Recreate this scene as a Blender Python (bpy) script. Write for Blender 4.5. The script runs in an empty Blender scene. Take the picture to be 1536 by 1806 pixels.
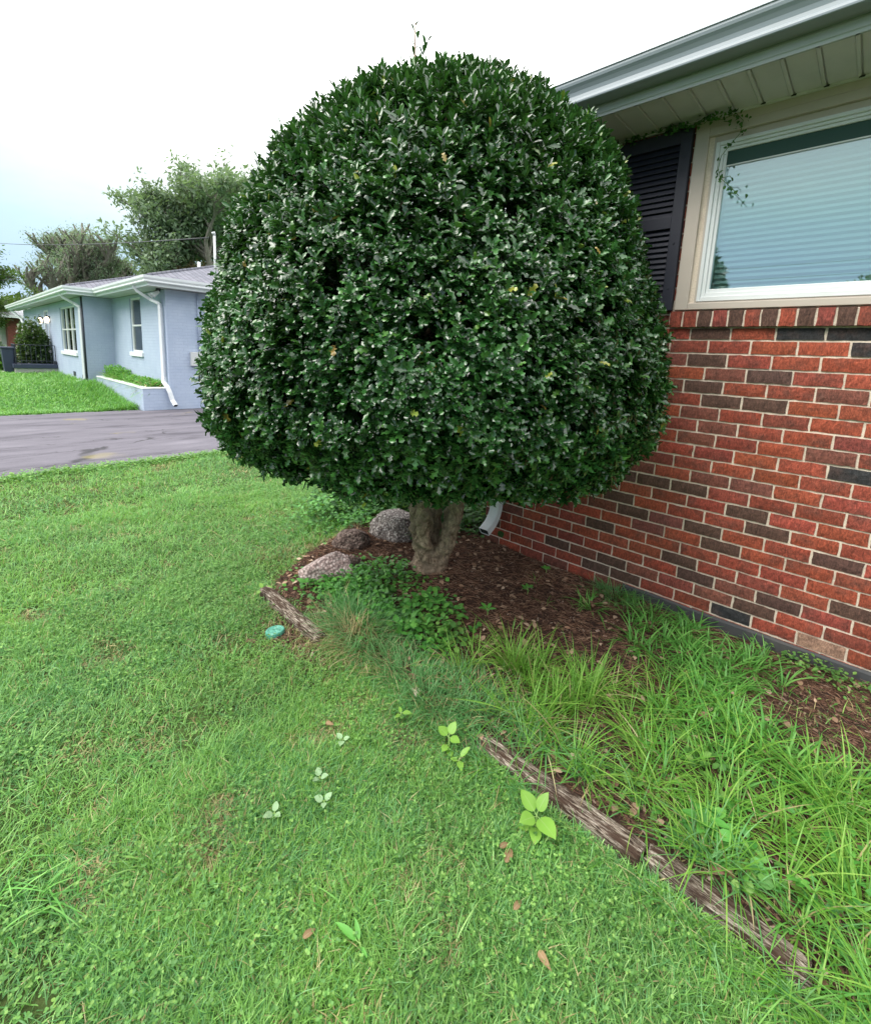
import bpy, bmesh, math, random
import numpy as np
from mathutils import Vector, Matrix, noise as mnoise
random.seed(7)
RNG = np.random.default_rng(11)
SC = bpy.context.scene
COL = SC.collection
R = math.radians

# ------------------------------------------------------------------ helpers
def tag(o, label=None, cat=None, group=None, kind=None):
    if label: o['label'] = label
    if cat: o['category'] = cat
    if group: o['group'] = group
    if kind: o['kind'] = kind
    return o

def empty(name, loc=(0, 0, 0)):
    o = bpy.data.objects.new(name, None); COL.objects.link(o)
    o.location = loc; o.empty_display_size = .1
    return o

def link(name, me, mats, parent=None):
    o = bpy.data.objects.new(name, me); COL.objects.link(o)
    for m in (mats if isinstance(mats, (list, tuple)) else [mats]): me.materials.append(m)
    if parent is not None:
        o.parent = parent
        o.matrix_parent_inverse = Matrix.Translation(parent_world(parent)).inverted()
    return o

def parent_world(p):
    return Vector((0, 0, 0)) if p.parent is not None else p.location.copy()

class MB:
    def __init__(s): s.v = []; s.f = []; s.m = []
    def add(s, vs, fs, mi=0):
        b = len(s.v); s.v += [tuple(v) for v in vs]; s.f += [tuple(i + b for i in f) for f in fs]; s.m += [mi] * len(fs)
        return s
    def box(s, x0, x1, y0, y1, z0, z1, mi=0):
        vs = [(x0, y0, z0), (x1, y0, z0), (x1, y1, z0), (x0, y1, z0), (x0, y0, z1), (x1, y0, z1), (x1, y1, z1), (x0, y1, z1)]
        return s.add(vs, [(0, 3, 2, 1), (4, 5, 6, 7), (0, 1, 5, 4), (1, 2, 6, 5), (2, 3, 7, 6), (3, 0, 4, 7)], mi)
    def tube(s, pts, rad, n=8, cap=True, sq=None, mi=0):
        """swept tube through pts; rad scalar or list; sq=(w,h) makes a rectangular duct"""
        pts = [Vector(p) for p in pts]; N = len(pts); rings = []
        up = Vector((0, 0, 1)); prev = None
        for i, p in enumerate(pts):
            d = (pts[min(i + 1, N - 1)] - pts[max(i - 1, 0)]).normalized()
            if prev is None:
                a = d.orthogonal().normalized() if abs(d.z) > .95 else d.cross(up).normalized()
                if sq and abs(d.z) > .95: a = Vector((1, 0, 0))
            else:
                a = (prev - d * prev.dot(d)).normalized()
            prev = a; b = d.cross(a).normalized()
            r = rad[i] if isinstance(rad, (list, tuple)) else rad
            if sq:
                w, h = sq[0] / 2, sq[1] / 2; k = .18
                pr = [(-w + w*k, -h), (w - w*k, -h), (w, -h + h*k), (w, h - h*k), (w - w*k, h), (-w + w*k, h), (-w, h - h*k), (-w, -h + h*k)]
                rings.append([p + a * x + b * y for x, y in pr])
            else:
                rings.append([p + (a * math.cos(t) + b * math.sin(t)) * r for t in [2 * math.pi * k / n for k in range(n)]])
        n = len(rings[0]); vs = [v for r_ in rings for v in r_]
        fs = [(i * n + j, i * n + (j + 1) % n, (i + 1) * n + (j + 1) % n, (i + 1) * n + j) for i in range(N - 1) for j in range(n)]
        if cap: fs += [tuple(reversed(range(n))), tuple((N - 1) * n + j for j in range(n))]
        return s.add(vs, fs, mi)
    def build(s, name, mats, parent=None, smooth=False, bevel=0):
        me = bpy.data.meshes.new(name); me.from_pydata(s.v, [], s.f); me.update()
        me.polygons.foreach_set('material_index', s.m)
        if smooth: me.polygons.foreach_set('use_smooth', [True] * len(s.f))
        o = link(name, me, mats, parent)
        bm = bmesh.new(); bm.from_mesh(me); bmesh.ops.recalc_face_normals(bm, faces=bm.faces); bm.to_mesh(me); bm.free()
        if bevel:
            b = o.modifiers.new('b', 'BEVEL'); b.width = bevel; b.segments = 2; b.limit_method = 'ANGLE'; b.angle_limit = R(40)
        return o

def prism(mb, prof, x0, x1, mi=0):
    """profile in (y,z) extruded along x"""
    n = len(prof)
    vs = [(x0, y, z) for y, z in prof] + [(x1, y, z) for y, z in prof]
    fs = [(i, (i + 1) % n, n + (i + 1) % n, n + i) for i in range(n)] + [tuple(range(n))[::-1], tuple(range(n, 2 * n))]
    mb.add(vs, fs, mi)

# ---- vectorised instancing of small templates into one mesh
def rotz(a):
    c, s = np.cos(a), np.sin(a); M = np.zeros((len(a), 3, 3)); M[:, 0, 0] = c; M[:, 0, 1] = -s; M[:, 1, 0] = s; M[:, 1, 1] = c; M[:, 2, 2] = 1; return M
def roty(a):
    c, s = np.cos(a), np.sin(a); M = np.zeros((len(a), 3, 3)); M[:, 0, 0] = c; M[:, 0, 2] = s; M[:, 2, 0] = -s; M[:, 2, 2] = c; M[:, 1, 1] = 1; return M
def rotx(a):
    c, s = np.cos(a), np.sin(a); M = np.zeros((len(a), 3, 3)); M[:, 1, 1] = c; M[:, 1, 2] = -s; M[:, 2, 1] = s; M[:, 2, 2] = c; M[:, 0, 0] = 1; return M
def scl(M, sx, sy, sz):
    S = np.stack([np.broadcast_to(sx, len(M)), np.broadcast_to(sy, len(M)), np.broadcast_to(sz, len(M))], -1)
    return M * S[:, None, :]
def unit(v): return v / np.maximum(np.linalg.norm(v, axis=-1, keepdims=True), 1e-9)
def frame(x, up):
    x = unit(x); y = unit(np.cross(up, x)); z = np.cross(x, y); return np.stack([x, y, z], -1)

def inst_mesh(name, batches, mats, parent=None, smooth=True):
    """batches: list of (verts(k,3), faces list, uv(k,2) , M(N,3,3), T(N,3), matidx)"""
    V = []; LV = []; LS = []; MI = []; UV = []; vo = 0; lo = 0
    for verts, faces, uv, M, T, mi in batches:
        N = len(T)
        if N == 0: continue
        verts = np.asarray(verts, float); k = len(verts)
        P = np.einsum('nij,kj->nki', M, verts) + T[:, None, :]
        V.append(P.reshape(-1, 3))
        fl = np.concatenate([np.asarray(f) for f in faces]); st = np.cumsum([0] + [len(f) for f in faces])[:-1]
        LV.append((fl[None] + (np.arange(N) * k)[:, None] + vo).ravel())
        LS.append((st[None] + (np.arange(N) * len(fl))[:, None] + lo).ravel())
        m = np.broadcast_to(np.asarray(mi).reshape(-1, 1), (N, len(faces))) if np.ndim(mi) else np.full((N, len(faces)), mi)
        MI.append(m.ravel()); UV.append(np.tile(np.asarray(uv, float)[fl], (N, 1)))
        vo += N * k; lo += N * len(fl)
    V = np.concatenate(V); LV = np.concatenate(LV); LS = np.concatenate(LS); MI = np.concatenate(MI); UV = np.concatenate(UV)
    me = bpy.data.meshes.new(name)
    me.vertices.add(len(V)); me.vertices.foreach_set('co', V.astype(np.float32).ravel())
    me.loops.add(len(LV)); me.loops.foreach_set('vertex_index', LV.astype(np.int32))
    me.polygons.add(len(LS)); me.polygons.foreach_set('loop_start', LS.astype(np.int32))
    me.polygons.foreach_set('material_index', MI.astype(np.int32))
    me.polygons.foreach_set('use_smooth', np.full(len(LS), smooth))
    u = me.uv_layers.new(name='UVMap'); u.data.foreach_set('uv', UV.astype(np.float32).ravel())
    me.update(calc_edges=True)
    return link(name, me, mats, parent)

def vnoise(x, y, s=1.0, seed=0):
    """cheap smooth value noise, vectorised, 0..1"""
    x = np.asarray(x, float) * s + seed * 17.3; y = np.asarray(y, float) * s + seed * 9.7
    xi = np.floor(x); yi = np.floor(y); fx = x - xi; fy = y - yi
    fx = fx * fx * (3 - 2 * fx); fy = fy * fy * (3 - 2 * fy)
    def h(a, b):
        v = np.sin(a * 127.1 + b * 311.7 + seed * 3.1) * 43758.5453; return v - np.floor(v)
    return (h(xi, yi) * (1 - fx) + h(xi + 1, yi) * fx) * (1 - fy) + (h(xi, yi + 1) * (1 - fx) + h(xi + 1, yi + 1) * fx) * fy
def fbm(x, y, s=1.0, seed=0): return (vnoise(x, y, s, seed) * .55 + vnoise(x, y, s * 2.1, seed + 1) * .3 + vnoise(x, y, s * 4.3, seed + 2) * .15)
def sstep(a, b, x): t = np.clip((np.asarray(x, float) - a) / (b - a), 0, 1); return t * t * (3 - 2 * t)

# ------------------------------------------------------------------ ground shape
WALL_Y = 2.994
CORNER_X = -2.15
def bed_left(y): return np.interp(y, [1.3, 1.42, 1.85, 2.3, 2.7, 3.1, 3.8, 4.3], [-2.66, -2.72, -2.98, -3.18, -3.32, -3.42, -3.2, -2.7])
def bed_mask(x, y, soft=.05):
    x = np.asarray(x, float); y = np.asarray(y, float)
    e = (fbm(x, y, 7, 5) - .5) * .12
    a = sstep(1.40 - soft, 1.40 + soft, y + e * .4)
    b = sstep(-soft, soft, x - bed_left(y) + e)
    c = 1 - sstep(4.1, 4.4, y)
    return a * b * c
def ground_z(x, y):
    x = np.asarray(x, float); y = np.asarray(y, float)
    b = bed_mask(x, y, .12)
    h = (fbm(x, y, 1.3, 1) - .5) * .05 * (1 - sstep(6, 8, -x)) + (fbm(x, y, 9, 3) - .5) * .012 * (1 - sstep(6.8, 7.2, -x))
    h = h + b * (.045 + .05 * sstep(1.5, 2.8, y) + .05 * np.exp(-((x + 2.05) ** 2 + (y - 2.3) ** 2) / .35) + (fbm(x, y, 5, 9) - .5) * .035)
    h = h + sstep(12.9, 17, -x) * .31 - .02 * sstep(6.9, 7.3, -x) * (1 - sstep(12.3, 12.7, -x))
    return h

# ------------------------------------------------------------------ materials
def mat(name):
    m = bpy.data.materials.new(name); m.use_nodes = True; nt = m.node_tree; nt.nodes.clear()
    return m, nt, nt.nodes, nt.links
def N(nt, t, **k):
    n = nt.nodes.new(t)
    for a, b in k.items():
        if a.startswith('i_'): n.inputs[a[2:].replace('_', ' ')].default_value = b
        else: setattr(n, a, b)
    return n
def ramp(nt, stops, fac=None, interp='LINEAR'):
    r = nt.nodes.new('ShaderNodeValToRGB'); r.color_ramp.interpolation = interp
    e = r.color_ramp.elements
    while len(e) < len(stops): e.new(.5)
    for el, (p, c) in zip(e, stops): el.position = p; el.color = (*c, 1) if len(c) == 3 else c
    if fac is not None: nt.links.new(fac, r.inputs[0])
    return r
def noise_n(nt, scale, detail=4, rough=.6, vec=None, dim='3D', dist=0):
    n = nt.nodes.new('ShaderNodeTexNoise'); n.inputs['Scale'].default_value = scale; n.inputs['Detail'].default_value = detail
    n.inputs['Roughness'].default_value = rough; n.inputs['Distortion'].default_value = dist
    if vec is not None: nt.links.new(vec, n.inputs['Vector'])
    return n
def mapping(nt, coord, scale=(1, 1, 1), rot=(0, 0, 0)):
    m = nt.nodes.new('ShaderNodeMapping'); m.inputs['Scale'].default_value = scale; m.inputs['Rotation'].default_value = rot
    nt.links.new(coord, m.inputs['Vector']); return m.outputs[0]
def mixc(nt, a, b, fac, mode='MIX'):
    m = nt.nodes.new('ShaderNodeMix'); m.data_type = 'RGBA'; m.blend_type = mode
    for s, v in ((6, a), (7, b), (0, fac)):
        if hasattr(v, 'links') or isinstance(v, bpy.types.NodeSocket): nt.links.new(v, m.inputs[s])
        else: m.inputs[s].default_value = (*v, 1) if s != 0 and len(v) == 3 else v
    return m.outputs[2]
def out(nt, sh): o = nt.nodes.new('ShaderNodeOutputMaterial'); nt.links.new(sh, o.inputs[0]); return o
def bump(nt, h, strength=.3, dist=.01):
    b = nt.nodes.new('ShaderNodeBump'); b.inputs['Strength'].default_value = strength; b.inputs['Distance'].default_value = dist
    nt.links.new(h, b.inputs['Height']); return b.outputs[0]
def princ(nt, base=None, rough=.6, spec=.5, normal=None, metal=0, coat=0):
    p = nt.nodes.new('ShaderNodeBsdfPrincipled')
    if base is not None:
        if isinstance(base, bpy.types.NodeSocket): nt.links.new(base, p.inputs['Base Color'])
        else: p.inputs['Base Color'].default_value = (*base, 1)
    if isinstance(rough, bpy.types.NodeSocket): nt.links.new(rough, p.inputs['Roughness'])
    else: p.inputs['Roughness'].default_value = rough
    p.inputs['Specular IOR Level'].default_value = spec; p.inputs['Metallic'].default_value = metal
    p.inputs['Coat Weight'].default_value = coat
    if normal is not None: nt.links.new(normal, p.inputs['Normal'])
    return p

def paint(name, col, rough=.5, dirt=.25, bscale=60, bstr=.05, dirtcol=None, scale=3.0, stretch=(1, 1, 1)):
    m, nt, _, L = mat(name)
    tc = N(nt, 'ShaderNodeTexCoord').outputs['Object']
    n1 = noise_n(nt, scale, 6, .65, mapping(nt, tc, stretch))
    dc = dirtcol or tuple(c * .55 for c in col)
    f = ramp(nt, [(.45, (0, 0, 0)), (.8, (dirt, dirt, dirt))], n1.outputs[0])
    c = mixc(nt, col, dc, f.outputs[0])
    n2 = noise_n(nt, bscale, 3, .6, tc)
    out(nt, princ(nt, c, rough, .5, bump(nt, n2.outputs[0], bstr, .004)).outputs[0]); return m

def leafmat(name, stops, rough=.5, trans=.3, spec=.4, big=None, transcol=None, midrib=None, coat=0, noise_amt=.35, nscale=3.0, edge=None):
    m, nt, _, L = mat(name)
    g = N(nt, 'ShaderNodeNewGeometry'); tc = N(nt, 'ShaderNodeTexCoord').outputs['Object']
    r = ramp(nt, stops, g.outputs['Random Per Island'])
    c = r.outputs[0]
    nz = noise_n(nt, nscale, 4, .6, tc)
    hv = N(nt, 'ShaderNodeHueSaturation'); L.new(c, hv.inputs['Color'])
    mr = N(nt, 'ShaderNodeMapRange'); L.new(nz.outputs[0], mr.inputs[0]); mr.inputs[1].default_value = .3; mr.inputs[2].default_value = .7
    mr.inputs[3].default_value = 1 - noise_amt; mr.inputs[4].default_value = 1 + noise_amt; L.new(mr.outputs[0], hv.inputs['Value'])
    c = hv.outputs[0]
    if big:   # a second, larger patchwork of colour
        n3 = noise_n(nt, big[0], 3, .6, tc); f = ramp(nt, [(big[2], (0, 0, 0)), (big[3], (1, 1, 1))], n3.outputs[0])
        c = mixc(nt, c, big[1], f.outputs[0])
    if midrib:
        uv = N(nt, 'ShaderNodeUVMap').outputs[0]; sp = N(nt, 'ShaderNodeSeparateXYZ'); L.new(uv, sp.inputs[0])
        f = ramp(nt, [(0, (1, 1, 1)), (.07, (0, 0, 0))], sp.outputs[1]); f2 = N(nt, 'ShaderNodeMath', operation='MULTIPLY'); L.new(f.outputs[0], f2.inputs[0]); f2.inputs[1].default_value = .6
        c = mixc(nt, c, midrib, f2.outputs[0])
    if edge:      # thin pale leaf margin
        uv = N(nt, 'ShaderNodeUVMap').outputs[0]; sp = N(nt, 'ShaderNodeSeparateXYZ'); L.new(uv, sp.inputs[0])
        f = ramp(nt, [(.88, (0, 0, 0)), (.97, (.4, .4, .4))], sp.outputs[1]); c = mixc(nt, c, edge, f.outputs[0])
    if isinstance(rough, tuple):
        nr = N(nt, 'ShaderNodeMapRange'); L.new(g.outputs['Random Per Island'], nr.inputs[0]); nr.inputs[3].default_value = rough[0]; nr.inputs[4].default_value = rough[1]; rough = nr.outputs[0]
    p = princ(nt, c, rough, spec, coat=coat)
    t = N(nt, 'ShaderNodeBsdfTranslucent')
    tcx = mixc(nt, c, transcol or (.35, .6, .05), .35); L.new(tcx, t.inputs[0])
    mx = N(nt, 'ShaderNodeMixShader'); mx.inputs[0].default_value = trans; L.new(p.outputs[0], mx.inputs[1]); L.new(t.outputs[0], mx.inputs[2])
    out(nt, mx.outputs[0]); return m
# ------------------------------------------------------------------ camera
cam = bpy.data.cameras.new('camera'); co = bpy.data.objects.new('camera', cam); COL.objects.link(co)
cam.sensor_fit = 'HORIZONTAL'; cam.sensor_width = 36; cam.lens = 815.824 / 1536 * 36
cam.shift_x = (768 - 768.47) / 1536; cam.shift_y = -(903 - 762.56) / 1536
cam.clip_start = .05; cam.clip_end = 2000
r_ = Vector((0.72965406, 0.68231322, 0.04531696)); u_ = Vector((-0.14431702, 0.08887439, 0.98553231)); f_ = Vector((-0.66841421, 0.72563766, -0.16331697))
Mx = Matrix((r_, u_, -f_)).transposed().to_4x4(); Mx.translation = (0, 0, 1.6); co.matrix_world = Mx
SC.camera = co

# ------------------------------------------------------------------ sky and sun
SUN_EL, SUN_AZ = 52, 205      # azimuth clockwise from +Y
w = bpy.data.worlds.new('World'); SC.world = w; w.use_nodes = True
nt = w.node_tree; nt.nodes.clear(); L = nt.links
sky = N(nt, 'ShaderNodeTexSky'); sky.sky_type = 'NISHITA'; sky.sun_disc = False; sky.sun_elevation = R(SUN_EL); sky.sun_rotation = R(SUN_AZ)
sky.air_density = 1.2; sky.dust_density = 1.5
bg1 = N(nt, 'ShaderNodeBackground'); bg1.inputs[1].default_value = .12; L.new(sky.outputs[0], bg1.inputs[0])
g = N(nt, 'ShaderNodeTexCoord').outputs['Generated']; sp = N(nt, 'ShaderNodeSeparateXYZ'); L.new(g, sp.inputs[0])
n1 = noise_n(nt, 2.2, 6, .55, mapping(nt, g, (1, 1, 2.6)), dist=.3)
ad = N(nt, 'ShaderNodeMath', operation='MULTIPLY_ADD'); L.new(n1.outputs[0], ad.inputs[0]); ad.inputs[1].default_value = .22
ay = N(nt, 'ShaderNodeMath', operation='MULTIPLY_ADD'); L.new(sp.outputs[1], ay.inputs[0]); ay.inputs[1].default_value = .07; L.new(sp.outputs[2], ay.inputs[2]); L.new(ay.outputs[0], ad.inputs[2])
cl = ramp(nt, [(.10, (.155, .20, .31)), (.20, (.185, .26, .36)), (.30, (.26, .345, .385)), (.42, (.40, .43, .435)), (.62, (1, 1, 1))], ad.outputs[0])
bg2 = N(nt, 'ShaderNodeBackground'); L.new(cl.outputs[0], bg2.inputs[0]); bg2.inputs[1].default_value = 1.1
fz = ramp(nt, [(.10, (.80, .80, .80)), (.35, (1, 1, 1))], ad.outputs[0])
mx = N(nt, 'ShaderNodeMixShader'); L.new(fz.outputs[0], mx.inputs[0]); L.new(bg1.outputs[0], mx.inputs[1]); L.new(bg2.outputs[0], mx.inputs[2])
wo = N(nt, 'ShaderNodeOutputWorld'); L.new(mx.outputs[0], wo.inputs[0])
sl = bpy.data.lights.new('sun', 'SUN'); sl.energy = 1.5; sl.angle = R(40); sl.color = (1, .96, .88)
so = bpy.data.objects.new('sun', sl); COL.objects.link(so)
az, el = R(SUN_AZ), R(SUN_EL)
sd = Vector((math.sin(az) * math.cos(el), math.cos(az) * math.cos(el), math.sin(el)))
so.rotation_euler = sd.to_track_quat('Z', 'Y').to_euler(); so.location = (0, 0, 20)
SC.view_settings.view_transform = 'Standard'; SC.view_settings.look = 'None'; SC.view_settings.exposure = 1.4; SC.view_settings.gamma = 1
SC.cycles.max_bounces = 8; SC.cycles.diffuse_bounces = 4; SC.cycles.transparent_max_bounces = 12; SC.cycles.use_denoising = True
SC.cycles.sample_clamp_indirect = 6

# ------------------------------------------------------------------ materials used by built things
M = {}
M['white'] = paint('white_enamel', (.84, .86, .87), .38, .5, 40, .03, (.42, .46, .42), 5, (1, 1, .3))
M['gutter'] = paint('gutter_enamel', (.27, .315, .35), .36, .7, 30, .03, (.22, .27, .28), 4, (.3, 3, 3))
M['fascia'] = paint('fascia_enamel', (.44, .47, .47), .5, .9, 30, .04, (.22, .34, .20), 5, (.35, 2, 2))
M['soffit'] = paint('soffit_vinyl', (.62, .61, .60), .5, .4, 50, .03, (.30, .34, .31), 3)
M['tan'] = paint('tan_trim', (.49, .43, .37), .55, .4, 50, .04, (.36, .33, .27), 4, (.4, 1, 1))
M['vinyl'] = paint('white_vinyl', (.70, .73, .73), .3, .25, 30, .01, (.55, .56, .52), 6)
M['shutter'] = paint('shutter_navy', (.014, .016, .029), .6, .5, 60, .05, (.03, .036, .05), 6)
M['foundation'] = paint('foundation_tar', (.045, .047, .05), .8, .6, 25, .5, (.09, .08, .07), 9)
M['bluebrick'] = None
M['roof2'] = None
M['dark'] = paint('dark_interior', (.02, .022, .025), .9, 0, 10, 0)
M['iron'] = paint('black_iron', (.03, .035, .05), .5, .2)
M['navy'] = paint('navy_paint', (.035, .045, .085), .5, .4)
M['concrete'] = paint('concrete', (.42, .41, .38), .9, .6, 60, .4, (.25, .24, .21), 5)
M['blind'] = paint('blind_white', (.80, .84, .86), .5, 0, 10, 0)
M['steel'] = paint('galvanised_pipe', (.55, .57, .58), .45, .4)
M['wire'] = paint('wire_black', (.05, .055, .06), .6, 0)

def brickmat():
    m, nt, _, L = mat('fired_brick')
    tc = N(nt, 'ShaderNodeTexCoord').outputs['Object']; g = N(nt, 'ShaderNodeNewGeometry')
    at = N(nt, 'ShaderNodeAttribute', attribute_name='bc')
    n1 = noise_n(nt, 9, 4, .6, tc); c = mixc(nt, at.outputs['Color'], (.085, .045, .035), ramp(nt, [(.48, (0, 0, 0)), (.75, (.75, .75, .75))], n1.outputs[0]).outputs[0])
    n2 = noise_n(nt, 170, 6, .8, mapping(nt, tc, (1, 1, .35)), dist=.6)     # wire-cut scratches
    mr = N(nt, 'ShaderNodeMapRange'); L.new(n2.outputs[0], mr.inputs[0]); mr.inputs[1].default_value = .3; mr.inputs[2].default_value = .7; mr.inputs[3].default_value = .35; mr.inputs[4].default_value = 1.65
    n4 = noise_n(nt, 62, 4, .75, mapping(nt, tc, (1, 1, .5)), dist=1.0); m4 = N(nt, 'ShaderNodeMapRange'); L.new(n4.outputs[0], m4.inputs[0]); m4.inputs[1].default_value = .35; m4.inputs[2].default_value = .65; m4.inputs[3].default_value = .62; m4.inputs[4].default_value = 1.4
    mu = N(nt, 'ShaderNodeMath', operation='MULTIPLY'); L.new(mr.outputs[0], mu.inputs[0]); L.new(m4.outputs[0], mu.inputs[1])
    hv = N(nt, 'ShaderNodeHueSaturation'); L.new(c, hv.inputs['Color']); L.new(mu.outputs[0], hv.inputs['Value'])
    n3 = noise_n(nt, 2.0, 5, .7, tc)      # mortar smear, dust
    c = mixc(nt, hv.outputs[0], (.50, .40, .33), ramp(nt, [(.60, (0, 0, 0)), (.85, (.16, .16, .16))], n3.outputs[0]).outputs[0])
    out(nt, princ(nt, c, .82, .35, bump(nt, n2.outputs[0], .9, .004)).outputs[0]); return m
def mortarmat():
    m, nt, _, L = mat('cream_mortar'); tc = N(nt, 'ShaderNodeTexCoord').outputs['Object']
    n = noise_n(nt, 160, 4, .7, tc); n2 = noise_n(nt, 4, 4, .6, tc)
    c = ramp(nt, [(.3, (.58, .48, .38)), (.7, (.80, .70, .58))], n.outputs[0]).outputs[0]
    c = mixc(nt, c, (.30, .22, .17), ramp(nt, [(.55, (0, 0, 0)), (.9, (.5, .5, .5))], n2.outputs[0]).outputs[0])
    out(nt, princ(nt, c, .95, .2, bump(nt, n.outputs[0], .8, .004)).outputs[0]); return m
M['brick'] = brickmat(); M['mortar'] = mortarmat()

def bluebrick():
    m, nt, _, L = mat('painted_blue_brick'); tc = N(nt, 'ShaderNodeTexCoord').outputs['Object']
    sp = N(nt, 'ShaderNodeSeparateXYZ'); L.new(tc, sp.inputs[0]); ad = N(nt, 'ShaderNodeMath', operation='ADD'); L.new(sp.outputs[0], ad.inputs[0]); L.new(sp.outputs[1], ad.inputs[1])
    cb = N(nt, 'ShaderNodeCombineXYZ'); L.new(ad.outputs[0], cb.inputs[0]); L.new(sp.outputs[2], cb.inputs[1])
    b = N(nt, 'ShaderNodeTexBrick'); L.new(cb.outputs[0], b.inputs[0]); b.inputs['Scale'].default_value = 1; b.inputs['Brick Width'].default_value = .2; b.inputs['Row Height'].default_value = .0754
    b.inputs['Mortar Size'].default_value = .005; b.inputs['Mortar Smooth'].default_value = .4
    n = noise_n(nt, 3, 5, .6, tc); c = ramp(nt, [(.3, (.36, .43, .57)), (.7, (.43, .50, .63))], n.outputs[0]).outputs[0]
    c = mixc(nt, c, (.36, .43, .57), b.outputs['Fac'])
    inv = N(nt, 'ShaderNodeMath', operation='SUBTRACT'); inv.inputs[0].default_value = 1; L.new(b.outputs['Fac'], inv.inputs[1])
    out(nt, princ(nt, c, .6, .4, bump(nt, inv.outputs[0], .6, .006)).outputs[0]); return m
M['bluebrick'] = bluebrick()
def redbrick_far():
    m, nt, _, L = mat('far_red_brick'); tc = N(nt, 'ShaderNodeTexCoord').outputs['Object']
    n = noise_n(nt, 8, 4, .8, tc)
    out(nt, princ(nt, ramp(nt, [(.3, (.16, .05, .04)), (.7, (.30, .10, .08))], n.outputs[0]).outputs[0], .9).outputs[0]); return m
M['farbrick'] = redbrick_far()
def shingle(name, c1, c2):
    m, nt, _, L = mat(name); tc = N(nt, 'ShaderNodeTexCoord').outputs['Object']
    b = N(nt, 'ShaderNodeTexBrick'); L.new(mapping(nt, tc, (1, 1, 1)), b.inputs[0]); b.inputs['Scale'].default_value = 1; b.inputs['Brick Width'].default_value = .3; b.inputs['Row Height'].default_value = .14; b.inputs['Mortar Size'].default_value = .008
    b.inputs['Color1'].default_value = (*c1, 1); b.inputs['Color2'].default_value = (*c2, 1); b.inputs['Mortar'].default_value = (c1[0] * .45, c1[1] * .45, c1[2] * .45, 1)
    n = noise_n(nt, 40, 4, .7, tc)
    c = mixc(nt, b.outputs['Color'], (.5, .5, .5), n.outputs[0], 'OVERLAY')
    out(nt, princ(nt, c, .95, .2, bump(nt, n.outputs[0], .5, .01)).outputs[0]); return m
M['roof2'] = shingle('grey_purple_shingle', (.14, .145, .175), (.19, .19, .225)); M['roof1'] = shingle('brown_shingle', (.10, .09, .08), (.16, .14, .12))

def glassmat(name, fac0, tint=(1, 1, 1)):
    m, nt, _, L = mat(name)
    gl = N(nt, 'ShaderNodeBsdfGlossy'); gl.inputs['Roughness'].default_value = .0; gl.inputs[0].default_value = (.95, .98, 1, 1)
    tr = N(nt, 'ShaderNodeBsdfTransparent'); tr.inputs[0].default_value = (*tint, 1)
    fr = N(nt, 'ShaderNodeFresnel'); fr.inputs[0].default_value = 1.5; a = N(nt, 'ShaderNodeMath', operation='ADD', use_clamp=True); L.new(fr.outputs[0], a.inputs[0]); a.inputs[1].default_value = fac0
    mx = N(nt, 'ShaderNodeMixShader'); L.new(a.outputs[0], mx.inputs[0]); L.new(tr.outputs[0], mx.inputs[1]); L.new(gl.outputs[0], mx.inputs[2])
    out(nt, mx.outputs[0]); return m
M['glass'] = glassmat('window_glass', .17, (.86, 1, .97)); M['glass2'] = glassmat('far_glass', .12, (.4, .42, .42))

# ------------------------------------------------------------------ setting: ground, drive, bed
def soilmat():
    m, nt, _, L = mat('soil_and_thatch'); tc = N(nt, 'ShaderNodeTexCoord').outputs['Object']
    n = noise_n(nt, 35, 6, .7, tc); n2 = noise_n(nt, 2.5, 4, .6, tc)
    c = ramp(nt, [(.3, (.022, .028, .010)), (.55, (.06, .062, .024)), (.75, (.14, .11, .06))], n.outputs[0]).outputs[0]
    c = mixc(nt, c, (.05, .10, .025), n2.outputs[0])
    sx = N(nt, 'ShaderNodeSeparateXYZ'); L.new(tc, sx.inputs[0]); fx = N(nt, 'ShaderNodeMapRange'); L.new(sx.outputs[0], fx.inputs[0]); fx.inputs[1].default_value = -12.4; fx.inputs[2].default_value = -14; c = mixc(nt, c, (.05, .14, .03), fx.outputs[0])   # the neighbour turf is lush to the ground
    out(nt, princ(nt, c, .95, .1, bump(nt, n.outputs[0], .8, .02)).outputs[0]); return m
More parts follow.
